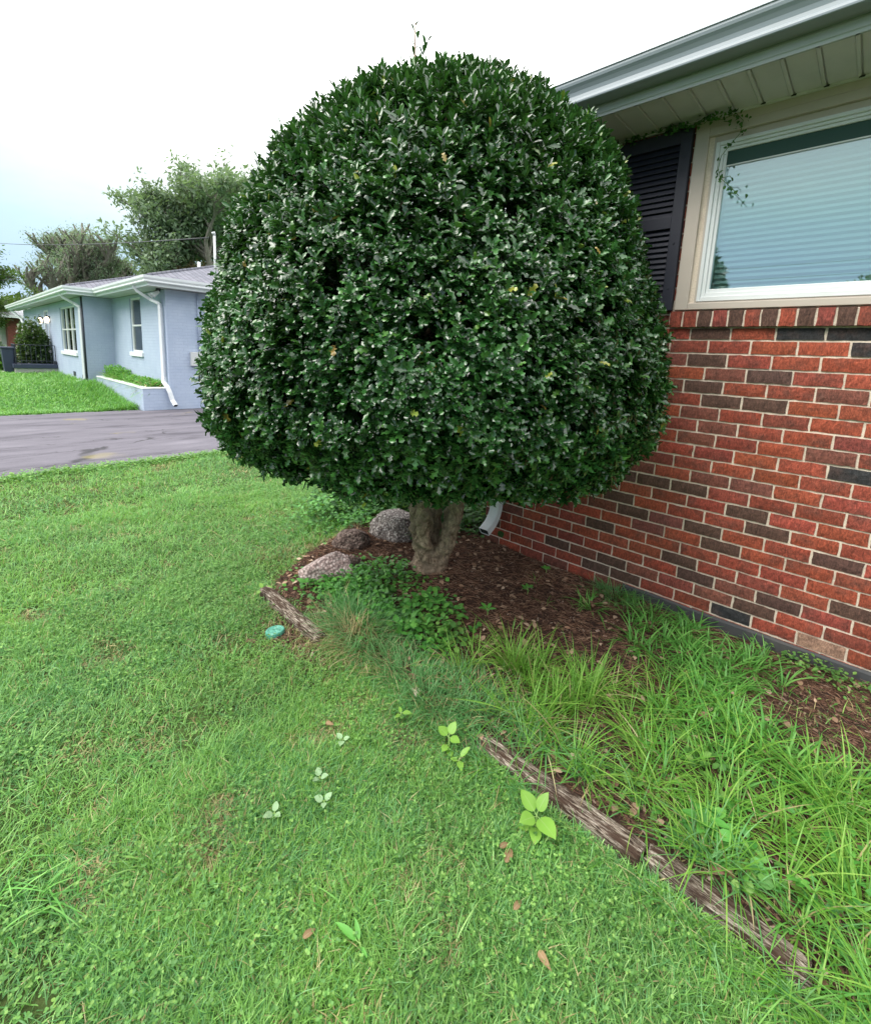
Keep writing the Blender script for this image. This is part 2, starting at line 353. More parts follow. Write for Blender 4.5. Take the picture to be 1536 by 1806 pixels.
def asphalt():
    m, nt, _, L = mat('old_asphalt'); tc = N(nt, 'ShaderNodeTexCoord').outputs['Object']
    n = noise_n(nt, 120, 5, .75, tc); n2 = noise_n(nt, 1.2, 6, .65, mapping(nt, tc, (2.2, .5, 1)))
    c = ramp(nt, [(.25, (.060, .056, .070)), (.75, (.135, .125, .150))], n.outputs[0]).outputs[0]
    c = mixc(nt, c, (.185, .175, .205), ramp(nt, [(.42, (0, 0, 0)), (.75, (.75, .75, .75))], n2.outputs[0]).outputs[0])
    c = mixc(nt, c, (.042, .040, .050), ramp(nt, [(.30, (.8, .8, .8)), (.45, (0, 0, 0))], n2.outputs[0]).outputs[0])
    n4 = noise_n(nt, 3.5, 3, .5, tc)      # cracks follow a warped cell pattern
    va = N(nt, 'ShaderNodeVectorMath', operation='MULTIPLY_ADD'); L.new(n4.outputs['Color'], va.inputs[0]); va.inputs[1].default_value = (.5, .5, 0); L.new(tc, va.inputs[2])
    vo = N(nt, 'ShaderNodeTexVoronoi', feature='DISTANCE_TO_EDGE'); vo.inputs['Scale'].default_value = .42; L.new(mapping(nt, va.outputs[0], (1.5, .55, 1)), vo.inputs['Vector'])
    f = ramp(nt, [(.003, (1, 1, 1)), (.010, (0, 0, 0))], vo.outputs[0])
    nb = noise_n(nt, 1.7, 3, .6, tc); fb = ramp(nt, [(.44, (0, 0, 0)), (.56, (.85, .85, .85))], nb.outputs[0]); mb_ = N(nt, 'ShaderNodeMath', operation='MULTIPLY'); L.new(f.outputs[0], mb_.inputs[0]); L.new(fb.outputs[0], mb_.inputs[1])
    c = mixc(nt, c, (.02, .02, .022), mb_.outputs[0])
    n5 = noise_n(nt, .9, 3, .5, tc)
    f2 = ramp(nt, [(.006, (1, 1, 1)), (.05, (0, 0, 0))], vo.outputs[0]); f3 = ramp(nt, [(.60, (0, 0, 0)), (.68, (.4, .4, .4))], n5.outputs[0])
    mm = N(nt, 'ShaderNodeMath', operation='MULTIPLY'); L.new(f2.outputs[0], mm.inputs[0]); L.new(f3.outputs[0], mm.inputs[1])
    c = mixc(nt, c, (.28, .24, .08), mm.outputs[0])
    out(nt, princ(nt, c, .85, .3, bump(nt, n.outputs[0], .6, .006)).outputs[0]); return m
def mulchmat():
    m, nt, _, L = mat('mulch_soil'); tc = N(nt, 'ShaderNodeTexCoord').outputs['Object']
    n = noise_n(nt, 60, 6, .75, mapping(nt, tc, (1, 1, 1))); n2 = noise_n(nt, 3, 4, .6, tc)
    c = ramp(nt, [(.3, (.022, .013, .010)), (.55, (.075, .043, .032)), (.8, (.16, .10, .075))], n.outputs[0]).outputs[0]
    c = mixc(nt, c, (.05, .032, .026), n2.outputs[0])
    out(nt, princ(nt, c, .95, .15, bump(nt, n.outputs[0], 1, .02)).outputs[0]); return m
M['soil'] = soilmat(); M['asphalt'] = asphalt(); M['mulch'] = mulchmat()

def grid_sheet(name, xs, ys, zf, m, keep=None, kind='structure', dz=0):
    X, Y = np.meshgrid(xs, ys, indexing='ij'); Z = zf(X, Y) + dz
    V = np.stack([X, Y, Z], -1).reshape(-1, 3); ny = len(ys)
    i, j = np.meshgrid(np.arange(len(xs) - 1), np.arange(ny - 1), indexing='ij'); a = (i * ny + j).ravel()
    F = np.stack([a, a + ny, a + ny + 1, a + 1], -1)
    if keep is not None:
        c = V[F].mean(1); F = F[keep(c[:, 0], c[:, 1])]
    us, inv = np.unique(F, return_inverse=True); V = V[us]; F = inv.reshape(F.shape)
    me = bpy.data.meshes.new(name); me.vertices.add(len(V)); me.vertices.foreach_set('co', V.astype(np.float32).ravel())
    me.loops.add(F.size); me.loops.foreach_set('vertex_index', F.astype(np.int32).ravel())
    me.polygons.add(len(F)); me.polygons.foreach_set('loop_start', (np.arange(len(F)) * 4).astype(np.int32)); me.polygons.foreach_set('use_smooth', np.ones(len(F), bool))
    me.update(calc_edges=True); o = link(name, me, m); o['kind'] = kind; return o
def seq(*segs):
    r = []
    for a, b, s in segs: r += list(np.arange(a, b - 1e-6, s))
    return np.array(r + [segs[-1][1]])
gx = seq((-420, -60, 40), (-60, -20, 2), (-20, -8, .4), (-8, -3.6, .12), (-3.6, .8, .035), (.8, 6, .4), (6, 30, 4), (30, 420, 60))
gy = seq((-420, -20, 50), (-20, -4, 1.5), (-4, -1, .25), (-1, .8, .08), (.8, 3.4, .035), (3.4, 9, .2), (9, 30, 3), (30, 420, 60))
grid_sheet('ground', gx, gy, ground_z, M['soil'])
grid_sheet('mulch_bed', seq((-3.7, 4.2, .035)), seq((1.3, 4.4, .035)), ground_z, M['mulch'], lambda x, y: (bed_mask(x, y, .03) > .5) & ((y < WALL_Y) | (x < CORNER_X + .03)), dz=.006)
def drive_keep(x, y):
    e = (fbm(x * 0, y, 2.2, 21) - .5) * .30 + (fbm(x * 0, y, 9, 31) - .5) * .08
    far = np.where(y < 3.25, -12.62 + e, -12.40)
    return (x < -7.05 + e) & (x > far)
grid_sheet('driveway', seq((-12.9, -12.3, .04), (-12.3, -7.4, .35), (-7.4, -6.8, .04)), seq((-30, -3, .6), (-3, 9, .06), (9, 30, 1.5)), lambda x, y: ground_z(x, y) * 0 + .012, M['asphalt'], drive_keep)
street = MB().box(-150, 150, -17, -10, -.05, .03).build('street', M['asphalt']); tag(street, kind='structure')

# ------------------------------------------------------------------ the brick house on the right
house = empty('brick_house', (CORNER_X, WALL_Y, .1))
tag(house, 'red brick house with white gutter, navy shutter and large window beside the round holly', 'house')
known = [(-0.39,0.804,'d'),(-0.29,0.728,'d'),(-0.49,0.609,'d'),(-0.55,0.652,'d'),(-0.29,0.294,'d'),(0.05,0.726,'d'),(0.09,0.428,'d'),(-0.4,0.346,'n'),(-0.4,0.2,'k'),(-0.39,0.66,'o'),(-0.09,0.727,'o'),(-0.09,0.581,'o'),(0.01,0.503,'o'),(0.09,0.596,'o'),(-0.29,0.586,'o'),(0.14,0.498,'o'),(0.0,0.204,'t'),(-0.28,1.787,'k'),(-0.09,1.788,'k'),(0.0,1.712,'k'),(-0.68,1.786,'d'),(-0.58,1.41,'d'),(-0.39,1.409,'d'),(-0.67,1.625,'d'),(-0.58,1.564,'n'),(-0.68,1.487,'d'),(-0.58,1.262,'n'),(-0.48,1.485,'o'),(-0.09,1.632,'o'),(-0.07,1.334,'o'),(-0.17,1.272,'o'),(-0.0,1.116,'k'),(-0.89,0.876,'d'),(-0.69,0.894,'d'),(-1.07,0.729,'d'),(-0.98,0.663,'d'),(-1.18,0.504,'d'),(-1.47,0.301,'d'),(-1.09,0.284,'d'),(-0.68,0.43,'d'),(-0.99,0.218,'d'),(-0.6,0.672,'d'),(-0.88,0.753,'o'),(-1.08,0.581,'o'),(-1.28,0.432,'o'),(-0.98,0.517,'o'),(-0.78,0.529,'o'),(-0.68,0.59,'o')]
PAL = {'r': (.30, .064, .036), 's': (.25, .056, .034), 'n': (.19, .064, .045), 'd': (.095, .050, .037), 'k': (.030, .030, .032), 'o': (.285, .062, .032), 't': (.34, .20, .14), 'm': (.23, .052, .040)}
def brick_wall():
    V = []; F = []; C = []; MI = []
    nx, nz = 9, 4
    def add_brick(o, ux, uz, L_, Hh, col, depth=.012, rough=1.0):
        """o = lower-left corner on the face plane, ux along wall, outward = n"""
        n = ux.cross(uz)
        b = len(V)
        jx = RNG.normal(size=(nx, nz)) * .0011 * rough; jz = RNG.normal(size=(nx, nz)) * .0009 * rough; jn = RNG.normal(size=(nx, nz)) * .0007 * rough
        tilt = RNG.normal() * .0012; proud = RNG.normal() * .0009
        for i in range(nx):
            for j in range(nz):
                edge = i in (0, nx - 1) or j in (0, nz - 1)
                p = o + ux * (L_ * i / (nx - 1) + jx[i, j]) + uz * (Hh * j / (nz - 1) + jz[i, j]) + n * (.0065 + proud + jn[i, j] + tilt * (i / (nx - 1) - .5) - (.0022 if edge else 0))
                V.append(p)
        for i in range(nx - 1):
            for j in range(nz - 1):
                F.append((b + i * nz + j, b + (i + 1) * nz + j, b + (i + 1) * nz + j + 1, b + i * nz + j + 1)); C.append(col); MI.append(0)
        ring = [i * nz for i in range(nx)] + [(nx - 1) * nz + j for j in range(1, nz)] + [i * nz + nz - 1 for i in range(nx - 2, -1, -1)] + [j for j in range(nz - 2, 0, -1)]
        b2 = len(V)
        for k in ring: V.append(V[b + k] - n * depth)
        m_ = len(ring)
        for k in range(m_):
            F.append((b + ring[(k + 1) % m_], b + ring[k], b2 + k, b2 + (k + 1) % m_)); C.append(col); MI.append(0)
    def col_at(x, z):
        for kx, kz, kc in known:
            if abs(x - kx) < .06 and abs(z - kz) < .035: return PAL[kc]
        c = PAL[random.choices('rsndkom', [38, 26, 18, 7, .4, 6, 10])[0]]; f = random.uniform(.85, 1.15)
        return (c[0] * f, c[1] * f * random.uniform(.9, 1.12), c[2] * f * random.uniform(.9, 1.15))
    J = .0098; P = .2018; Hc = .0754
    X, Z = Vector((1, 0, 0)), Vector((0, 0, 1))
    # front wall courses below the sill, then up to the soffit beside the window
    ztop = 1.828
    for k in range(0, 23):
        z1 = ztop - k * Hc; z0 = z1 - Hc + J
        if k == 0: z1 -= .002
        off = -.29 - P / 2 if k % 2 == 0 else -.392 - P / 2
        n0 = math.floor((CORNER_X - off) / P)
        for i in range(n0, 26):
            a = off + i * P + J / 2; b = a + P - J
            a2 = max(a, CORNER_X); b2 = min(b, 4.0)
            if b2 - a2 < .02: continue
            add_brick(Vector((a2, WALL_Y, z0)), X, Z, b2 - a2, z1 - z0 - (J / 2 if k == 0 else 0), col_at((a + b) / 2, (z0 + z1) / 2))
    for k in range(0, 15):
        z0 = ztop + k * Hc + J / 2; z1 = min(z0 + Hc - J, 2.95)
        off = -.29 - P / 2 if k % 2 == 1 else -.392 - P / 2
        n0 = math.floor((CORNER_X - off) / P)
        for i in range(n0, 26):
            a = off + i * P + J / 2; b = a + P - J
            lim = -.914 if z0 < 1.92 else -.897
            a2 = max(a, CORNER_X); b2 = min(b, lim)
            if b2 - a2 < .02 or z1 - z0 < .02: continue
            add_brick(Vector((a2, WALL_Y, z0)), X, Z, b2 - a2, z1 - z0, col_at((a + b) / 2, (z0 + z1) / 2))
    # west side wall
    Yd = Vector((0, -1, 0))
    for k in range(0, 38):
        z0 = ztop - 22 * Hc + k * Hc + J / 2; z1 = min(z0 + Hc - J, 2.95)
        if z1 - z0 < .02: continue
        for i in range(0, 25):
            y = WALL_Y + .004 + (i + (k % 2) * .5) * P + P - J; L_ = P - J
            if i == 0 and k % 2: pass
            add_brick(Vector((CORNER_X - .002, y, z0)), Yd, Z, L_, z1 - z0, col_at(50 + i, z0))
    # mortar: a box just behind the brick faces
    b = len(V); x0, x1, y0, y1, z0, z1 = CORNER_X + .0005, 4.0, WALL_Y + .0005, WALL_Y + 6, .05, 2.93
    # leave the window opening clear
    def quad(*p):
        i = len(V); V.extend(Vector(q) for q in p); F.append((i, i + 1, i + 2, i + 3)); C.append((.5, .5, .5)); MI.append(1)
    wx0, wx1, wz0, wz1 = -.80, 1.55, 1.93, 2.90
    quad((x0, y0, z0), (x1, y0, z0), (x1, y0, wz0), (x0, y0, wz0)); quad((x0, y0, wz0), (wx0, y0, wz0), (wx0, y0, z1), (x0, y0, z1))
    quad((wx1, y0, wz0), (x1, y0, wz0), (x1, y0, z1), (wx1, y0, z1)); quad((wx0, y0, wz1), (wx1, y0, wz1), (wx1, y0, z1), (wx0, y0, z1))
    quad((x0, y1, z0), (x0, y0, z0), (x0, y0, z1), (x0, y1, z1)); quad((x1, y0, z0), (x1, y1, z0), (x1, y1, z1), (x1, y0, z1)); quad((x1, y1, z0), (x0, y1, z0), (x0, y1, z1), (x1, y1, z1))
    me = bpy.data.meshes.new('wall'); me.from_pydata(V, [], F); me.update()
    me.polygons.foreach_set('material_index', MI)
    ca = me.color_attributes.new('bc', 'FLOAT_COLOR', 'CORNER'); arr = np.repeat(np.array([(*c, 1) for c in C]), [len(f) for f in F], axis=0); ca.data.foreach_set('color', arr.astype(np.float32).ravel())
    link('wall', me, [M['brick'], M['mortar']], house)
    # rowlock sill: bricks on edge, projecting
    V.clear(); F.clear(); C.clear(); MI.clear()
    Ps = .0752; x = -.913; k = 0; cols = 'ssdmdsdrdmdsrdm'
    while x < 2.0:
        o = Vector((x + .004, WALL_Y - .030, 1.8295)); c = PAL[cols[k % len(cols)]]
        add_brick(o, X, Z, Ps - .010, .086, c, .04, 1.2)
        i = len(V)
        V.extend([o + Vector((0, -.003, .086)), o + Vector((Ps - .010, -.003, .086)), o + Vector((Ps - .010, .06, .098)), o + Vector((0, .06, .098)), o + Vector((0, -.002, 0)), o + Vector((Ps - .010, -.002, 0)), o + Vector((Ps - .010, .03, 0)), o + Vector((0, .03, 0))])
        F.extend([(i, i + 1, i + 2, i + 3), (i + 7, i + 6, i + 5, i + 4)]); C.extend([c, c]); MI.extend([0, 0])
        x += Ps; k += 1
    quad((-.911, WALL_Y - .0285, 1.831), (2, WALL_Y - .0285, 1.831), (2, WALL_Y - .0285, 1.912), (-.911, WALL_Y - .0285, 1.912))
    quad((-.911, WALL_Y + .02, 1.831), (-.911, WALL_Y - .0285, 1.831), (-.911, WALL_Y - .0285, 1.912), (-.911, WALL_Y + .02, 1.92))
    quad((-.911, WALL_Y - .0285, 1.912), (2, WALL_Y - .0285, 1.912), (2, WALL_Y + .03, 1.925), (-.911, WALL_Y + .03, 1.925))
    quad((-.911, WALL_Y + .003, 1.8305), (2, WALL_Y + .003, 1.8305), (2, WALL_Y - .028, 1.8305), (-.911, WALL_Y - .028, 1.8305))
    me = bpy.data.meshes.new('sill'); me.from_pydata(V, [], F); me.update(); me.polygons.foreach_set('material_index', MI)
    ca = me.color_attributes.new('bc', 'FLOAT_COLOR', 'CORNER'); arr = np.repeat(np.array([(*c, 1) for c in C]), [len(f) for f in F], axis=0); ca.data.foreach_set('color', arr.astype(np.float32).ravel())
    o = link('brick_sill', me, [M['brick'], M['mortar']], house)
brick_wall()
# foundation strip, slightly proud, rough edged
mb = MB(); xs = np.arange(-1.0, 4.01, .08)
pts = [(x, WALL_Y - .012 - .012 * float(vnoise(x, 0, 6, 2)), .163 + .006 * float(vnoise(x, 0, 9, 4))) for x in xs]
vs = []; fs = []
for x, y, z in pts: vs += [(x, y, .0), (x, y, z - .01), (x, y + .008, z), (x, WALL_Y + .02, z + .001)]
for i in range(len(pts) - 1):
    for j in range(3): a = i * 4 + j; fs.append((a, a + 4, a + 5, a + 1))
mb.add(vs, fs); mb.build('foundation', M['foundation'], house)
# soffit with raised joints
def soffit():
    mb = MB(); y0, y1, z = 2.6, 2.966, 2.934
    x = -2.55 + .0; sp_ = .1235; base = -.416 * 1.1255
    k0 = math.floor((-2.55 - base) / sp_)
    for k in range(k0, 38):
        a = base + k * sp_; b = a + sp_
        prof = [(a + .004, z), (b - .020, z), (b - .017, z - .004), (b - .004, z - .004), (b - .002, z + .008), (b + .004, z + .008)]
        i = len(mb.v); vs = [(x_, y0, z_) for x_, z_ in prof] + [(x_, y1, z_) for x_, z_ in prof]
        mb.add(vs, [(j, j + 1, j + 7, j + 6) for j in range(5)])
    # J channel at wall and dark weep notches
    soff = mb; mb = MB().box(-2.52, 4.3, 2.966, 2.978, 2.922, 2.946); mb.build('soffit_channel', M['soffit'], house)
    for k in range(k0 + 4, 38):
        x_ = base + k * sp_; soff.add([(x_ - .014, 2.9645, 2.9335), (x_ + .010, 2.9645, 2.9335), (x_ + .003, 2.9505, 2.9285), (x_ - .012, 2.962, 2.925), (x_ + .008, 2.962, 2.925)], [(0, 2, 1), (3, 4, 2), (0, 3, 2), (1, 2, 4)], 1)
    soff.build('soffit', [M['soffit'], M['dark']], house)
soffit()
# frieze between soffit and window (tan), fascia, gutter, roof
MB().box(-.897, 4.0, 2.976, 2.99, 2.884, 2.924).build('frieze_board', M['tan'], house, bevel=.002)
mb = MB(); prism(mb, [(2.600, 2.930), (2.612, 2.930), (2.622, 2.945), (2.622, 3.09), (2.600, 3.09), (2.600, 2.988), (2.596, 2.982), (2.596, 2.948), (2.600, 2.944)], -2.52, 4.3); mb.build('fascia', M['fascia'], house)
mb = MB(); prism(mb, [(2.5955, 2.9895), (2.512, 2.9895), (2.507, 2.993), (2.5055, 3.000), (2.5065, 3.009), (2.5105, 3.013), (2.5115, 3.030), (2.507, 3.048), (2.497, 3.064), (2.487, 3.076), (2.483, 3.088), (2.483, 3.097), (2.478, 3.100), (2.478, 3.104), (2.492, 3.104), (2.492, 3.090), (2.502, 3.06), (2.515, 3.03), (2.516, 3.0), (2.588, 3.0), (2.588, 3.10), (2.5955, 3.10)], -2.62, 4.3)
gt = mb.build('gutter', M['gutter'], house)
mb = MB(); e = 2.50; zr = 3.115; xr0 = -2.58
mb.add([(xr0, e, zr), (4.4, e, zr), (4.4, 6.2, zr + 1.2), (xr0 + 3.7, 6.2, zr + 1.2), (xr0, 9.9, zr), (4.4, 9.9, zr), (xr0, e, zr - .012), (4.4, e, zr - .012), (xr0, 9.9, zr - .012), (4.4, 9.9, zr - .012)],
       [(0, 1, 2, 3), (0, 3, 4), (3, 2, 5, 4), (6, 7, 1, 0), (8, 6, 0, 4), (6, 8, 9, 7), (1, 7, 9, 5, 2)])
mb.build('roof', M['roof1'], house)
mb = MB(); mb.box(-2.53, -2.50, 2.62, 9.8, 2.93, 3.10); mb.build('side_fascia', M['fascia'], house)
mb = MB(); mb.box(-2.50, -2.152, 2.966, 9.7, 2.93, 2.945); mb.build('side_soffit', M['soffit'], house)
# window: tan casing steps, white vinyl frame, glass, blinds, room
win = MB()
def ring(mb, x0, x1, z0, z1, wl, wb, wt, y0, y1, mi=0):
    """frame ring, butted members"""
    mb.box(x0, x0 + wl, y0, y1, z0, z1, mi); mb.box(x1 - wl, x1, y0, y1, z0, z1, mi)
    mb.box(x0 + wl, x1 - wl, y0 + .0006, y1, z0, z0 + wb, mi); mb.box(x0 + wl, x1 - wl, y0 + .0006, y1, z1 - wt, z1, mi)
wx1 = 1.62
c_ = MB(); ring(c_, -.894, wx1, 1.926, 2.884, .068, .036, .045, 2.972, 3.02); casing = c_.build('window_casing', M['tan'], house, bevel=.003)
c_ = MB(); ring(c_, -.826, wx1 - .068, 1.962, 2.839, .036, .010, .032, 2.995, 3.05); c_.build('casing_step', M['tan'], casing, bevel=.002)
f_w = MB(); ring(f_w, -.790, wx1 - .104, 1.972, 2.807, .018, .026, .018, 2.990, 3.08); ring(f_w, -.772, wx1 - .122, 1.998, 2.789, .020, .022, .014, 3.002, 3.07); ring(f_w, -.752, wx1 - .142, 2.020, 2.775, .016, .020, .016, 3.012, 3.06)
frame_o = f_w.build('window', M['vinyl'], house, bevel=.0025)
MB().box(-.738, wx1 - .156, 3.028, 3.032, 2.038, 2.761).build('pane', M['glass'], frame_o)
M['band'] = paint('dark_green_strip', (.016, .066, .052), .6, .2)
MB().box(-.7385, wx1 - .1555, 3.0225, 3.0275, 2.69, 2.762).build('top_band', M['band'], frame_o)  # plain dark green strip across the top of the pane
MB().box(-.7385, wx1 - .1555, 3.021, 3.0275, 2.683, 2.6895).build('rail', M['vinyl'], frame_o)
mb = MB()
z = 2.045
while z < 2.70:
    mb.add([(-.735, 3.075, z), (1.46, 3.075, z), (1.46, 3.097, z + .020), (-.735, 3.097, z + .020), (-.735, 3.075, z + .0012), (1.46, 3.075, z + .0012), (1.46, 3.097, z + .0212), (-.735, 3.097, z + .0212)],
           [(0, 3, 2, 1), (4, 5, 6, 7), (0, 1, 5, 4), (2, 3, 7, 6)]); z += .0305
mb.build('blind', M['blind'], frame_o)
mb = MB(); mb.box(-.80, 1.56, 3.25, 3.26, 1.9, 2.92); mb.box(-.80, 1.56, 3.06, 3.25, 1.9, 1.97); mb.box(-.80, 1.56, 3.09, 3.25, 2.80, 2.92); mb.box(-.81, -.80, 3.03, 3.26, 1.9, 2.92)
mb.build('window_reveal', M['blind'], house)
# shutter
sh = MB(); X0, X1, Z0, Z1, Y0, Y1 = -1.385, -.905, 1.924, 2.905, 2.950, 2.988; st = .058
sh.box(X0, X0 + st, Y0, Y1, Z0, Z1); sh.box(X1 - st, X1, Y0, Y1, Z0, Z1)
for a, b in ((Z0, Z0 + .085), (2.384, 2.449), (Z1 - .075, Z1)): sh.box(X0 + st, X1 - st, Y0 + .0008, Y1, a, b)
sh.box(X0 + st, X1 - st, Y1 - .006, Y1 - .002, Z0 + .05, Z1 - .05)
for a, b in ((Z0 + .085, 2.384), (2.449, Z1 - .075)):
    n = round((b - a) / .0305); h = (b - a) / n
    for i in range(n):
        z0 = a + i * h
        sh.add([(X0 + st, Y0 + .008, z0 + .002), (X1 - st, Y0 + .008, z0 + .002), (X1 - st, Y0 + .028, z0 + h + .006), (X0 + st, Y0 + .028, z0 + h + .006), (X0 + st, Y0 + .013, z0 - .002), (X1 - st, Y0 + .013, z0 - .002), (X1 - st, Y0 + .033, z0 + h), (X0 + st, Y0 + .033, z0 + h)],
               [(0, 1, 2, 3), (4, 7, 6, 5), (0, 4, 5, 1)])
shut = sh.build('shutter', M['shutter'], house, bevel=.0025)
for z in (2.76, 2.30, 2.05):
    MB().tube([(X1 - .03, Y0 - .004, z), (X1 - .03, Y0 + .002, z)], .006, 10).build('screw_cap', M['shutter'], shut)
# downspout at the corner, elbow kicking out over the mulch
pth = [(-2.03, 2.958, 2.93), (-2.03, 2.958, 1.5), (-2.03, 2.958, .46)]
for t in np.linspace(0, 1, 9)[1:]:
    a = t * R(62); pth.append((-2.03 - .0 * t, 2.958 - .20 * (1 - math.cos(a)), .46 - .20 * math.sin(a)))
lx = Vector(pth[-1]); dr = (Vector(pth[-1]) - Vector(pth[-2])).normalized(); pth.append(tuple(lx + dr * .045))
ds = MB().tube(pth, .04, sq=(.085, .062), cap=False).build('downspout', M['white'], house)
so_ = ds.modifiers.new('s', 'SOLIDIFY'); so_.thickness = .003
el = lx + dr * .036; MB().tube([el, el + dr * .004], .03, sq=(.078, .055)).build('outlet', M['dark'], ds)
for z in (2.2, 1.0): MB().box(-2.082, -1.978, 2.922, 2.992, z, z + .025).build('strap', M['white'], ds)
# ------------------------------------------------------------------ the pale blue neighbour house
M['white2'] = paint('bright_white_enamel', (.72, .75, .78), .4, .3, 40, .02, (.5, .54, .52), 3)
bh = empty('blue_house', (-12.39, 3.84, 0))
tag(bh, 'pale blue painted brick ranch house with grey shingle roof across the driveway', 'house')
FX, RY, WX, WY, EX = -12.39, 3.84, -17.2, 3.12, -30.2      # side plane, recess facade, wing side, wing facade, far end
def wall_with_holes(mb, plane, a0, a1, z0, z1, holes, t=.12):
    """plane ('y',Y): wall facing -y along x; holes list (a,b,za,zb)"""
    xs = sorted({a0, a1, *[h[0] for h in holes], *[h[1] for h in holes]}); zs = sorted({z0, z1, *[h[2] for h in holes], *[h[3] for h in holes]})
    for i in range(len(xs) - 1):
        for j in range(len(zs) - 1):
            cx, cz = (xs[i] + xs[i + 1]) / 2, (zs[j] + zs[j + 1]) / 2
            if any(h[0] < cx < h[1] and h[2] < cz < h[3] for h in holes): continue
            mb.box(xs[i], xs[i + 1], plane, plane + t, zs[j], zs[j + 1])
Wr = (-15.33, -14.35, 1.33, 2.79); Ww = (-20.9, -18.45, 1.19, 2.66); Ws = (-25.75, -25.0, 1.55, 2.55); Dr = (-24.2, -23.25, .62, 2.66)
mb = MB()
wall_with_holes(mb, RY, WX + .001, FX, -.1, 2.86, [Wr])
wall_with_holes(mb, WY, EX, WX, -.1, 2.86, [Ww, Ws, Dr])
mb.box(FX - .12, FX, RY + .1205, 11, -.1, 2.86); mb.box(WX - .12, WX, WY + .1205, RY + .11, -.1, 2.86); mb.box(EX, EX + .12, WY + .1205, 11, -.1, 2.86); mb.box(EX + .12, FX - .12, 10.9, 11, -.1, 2.86)
mb.build('wall', M['bluebrick'], bh)
def blue_window(hole, Y, nx, parent, mats=None):
    x0, x1, z0, z1 = hole
    f = MB(); y0, y1 = Y + .03, Y + .09; wb = .055
    f.box(x0, x0 + wb, y0, y1, z0, z1); f.box(x1 - wb, x1, y0, y1, z0, z1); f.box(x0 + wb, x1 - wb, y0 + .001, y1, z0, z0 + wb); f.box(x0 + wb, x1 - wb, y0 + .001, y1, z1 - wb, z1)
    zm = (z0 + z1) / 2 - .03; f.box(x0 + wb, x1 - wb, y0 + .006, y1, zm, zm + .045)
    for i in range(1, nx): xm = x0 + (x1 - x0) * i / nx; f.box(xm - .05, xm + .05, y0 + .003, y1, z0 + wb, z1 - wb)
    o = f.build('window', M['vinyl'], parent, bevel=.004)
    MB().box(x0 + .05, x1 - .05, Y + .062, Y + .066, z0 + .05, z1 - .05).build('pane', M['glass2'], o)
    MB().box(x0 - .07, x1 + .07, Y - .05, Y + .04, z0 - .115, z0 - .002).build('sill', M['white'], o, bevel=.006)
    c = MB(); c.box(x0 + .02, x1 - .02, Y + .13, Y + .14, z0 + .02, z1 - .02); c.build('curtain', mats or M['curt'], o)
    return o
M['curt'] = paint('grey_curtain', (.10, .095, .09), .9, .8, 10, 0, (.3, .29, .27), 3, (9, 1, .5))
blue_window(Wr, RY, 1, bh); blue_window(Ww, WY, 3, bh); blue_window(Ws, WY, 1, bh)
d = MB(); d.box(Dr[0] + .06, Dr[1] - .06, WY + .06, WY + .10, Dr[2], Dr[3] - .06); door = d.build('door', M['bluebrick'], bh)
d = MB(); d.box(Dr[0], Dr[0] + .06, WY - .01, WY + .12, Dr[2], Dr[3]); d.box(Dr[1] - .06, Dr[1], WY - .01, WY + .12, Dr[2], Dr[3]); d.box(Dr[0] + .06, Dr[1] - .06, WY - .009, WY + .12, Dr[3] - .06, Dr[3]); d.build('door_frame', M['white'], door, bevel=.004)
MB().tube([(Dr[1] - .14, WY + .06, 1.62), (Dr[1] - .14, WY + .0, 1.62)], .035, 12).build('handle', M['iron'], door, True)
# roofs
def hip(mb, x0, x1, y0, y1, z, s, t=.02):
    h = (y1 - y0) / 2; ym = (y0 + y1) / 2; zr = z + s * h
    mb.add([(x0, y0, z), (x1, y0, z), (x1, y1, z), (x0, y1, z), (x0 + h, ym, zr), (x1 - h, ym, zr), (x0, y0, z - t), (x1, y0, z - t), (x1, y1, z - t), (x0, y1, z - t)],
           [(0, 1, 5, 4), (1, 2, 5), (2, 3, 4, 5), (3, 0, 4), (6, 7, 1, 0), (7, 8, 2, 1), (8, 9, 3, 2), (9, 6, 0, 3), (9, 8, 7, 6)])
mb = MB(); hip(mb, -30.9, -11.98, 3.38, 11.4, 3.075, .33); hip(mb, -31.8, -16.83, 2.70, 11.8, 3.078, .33)
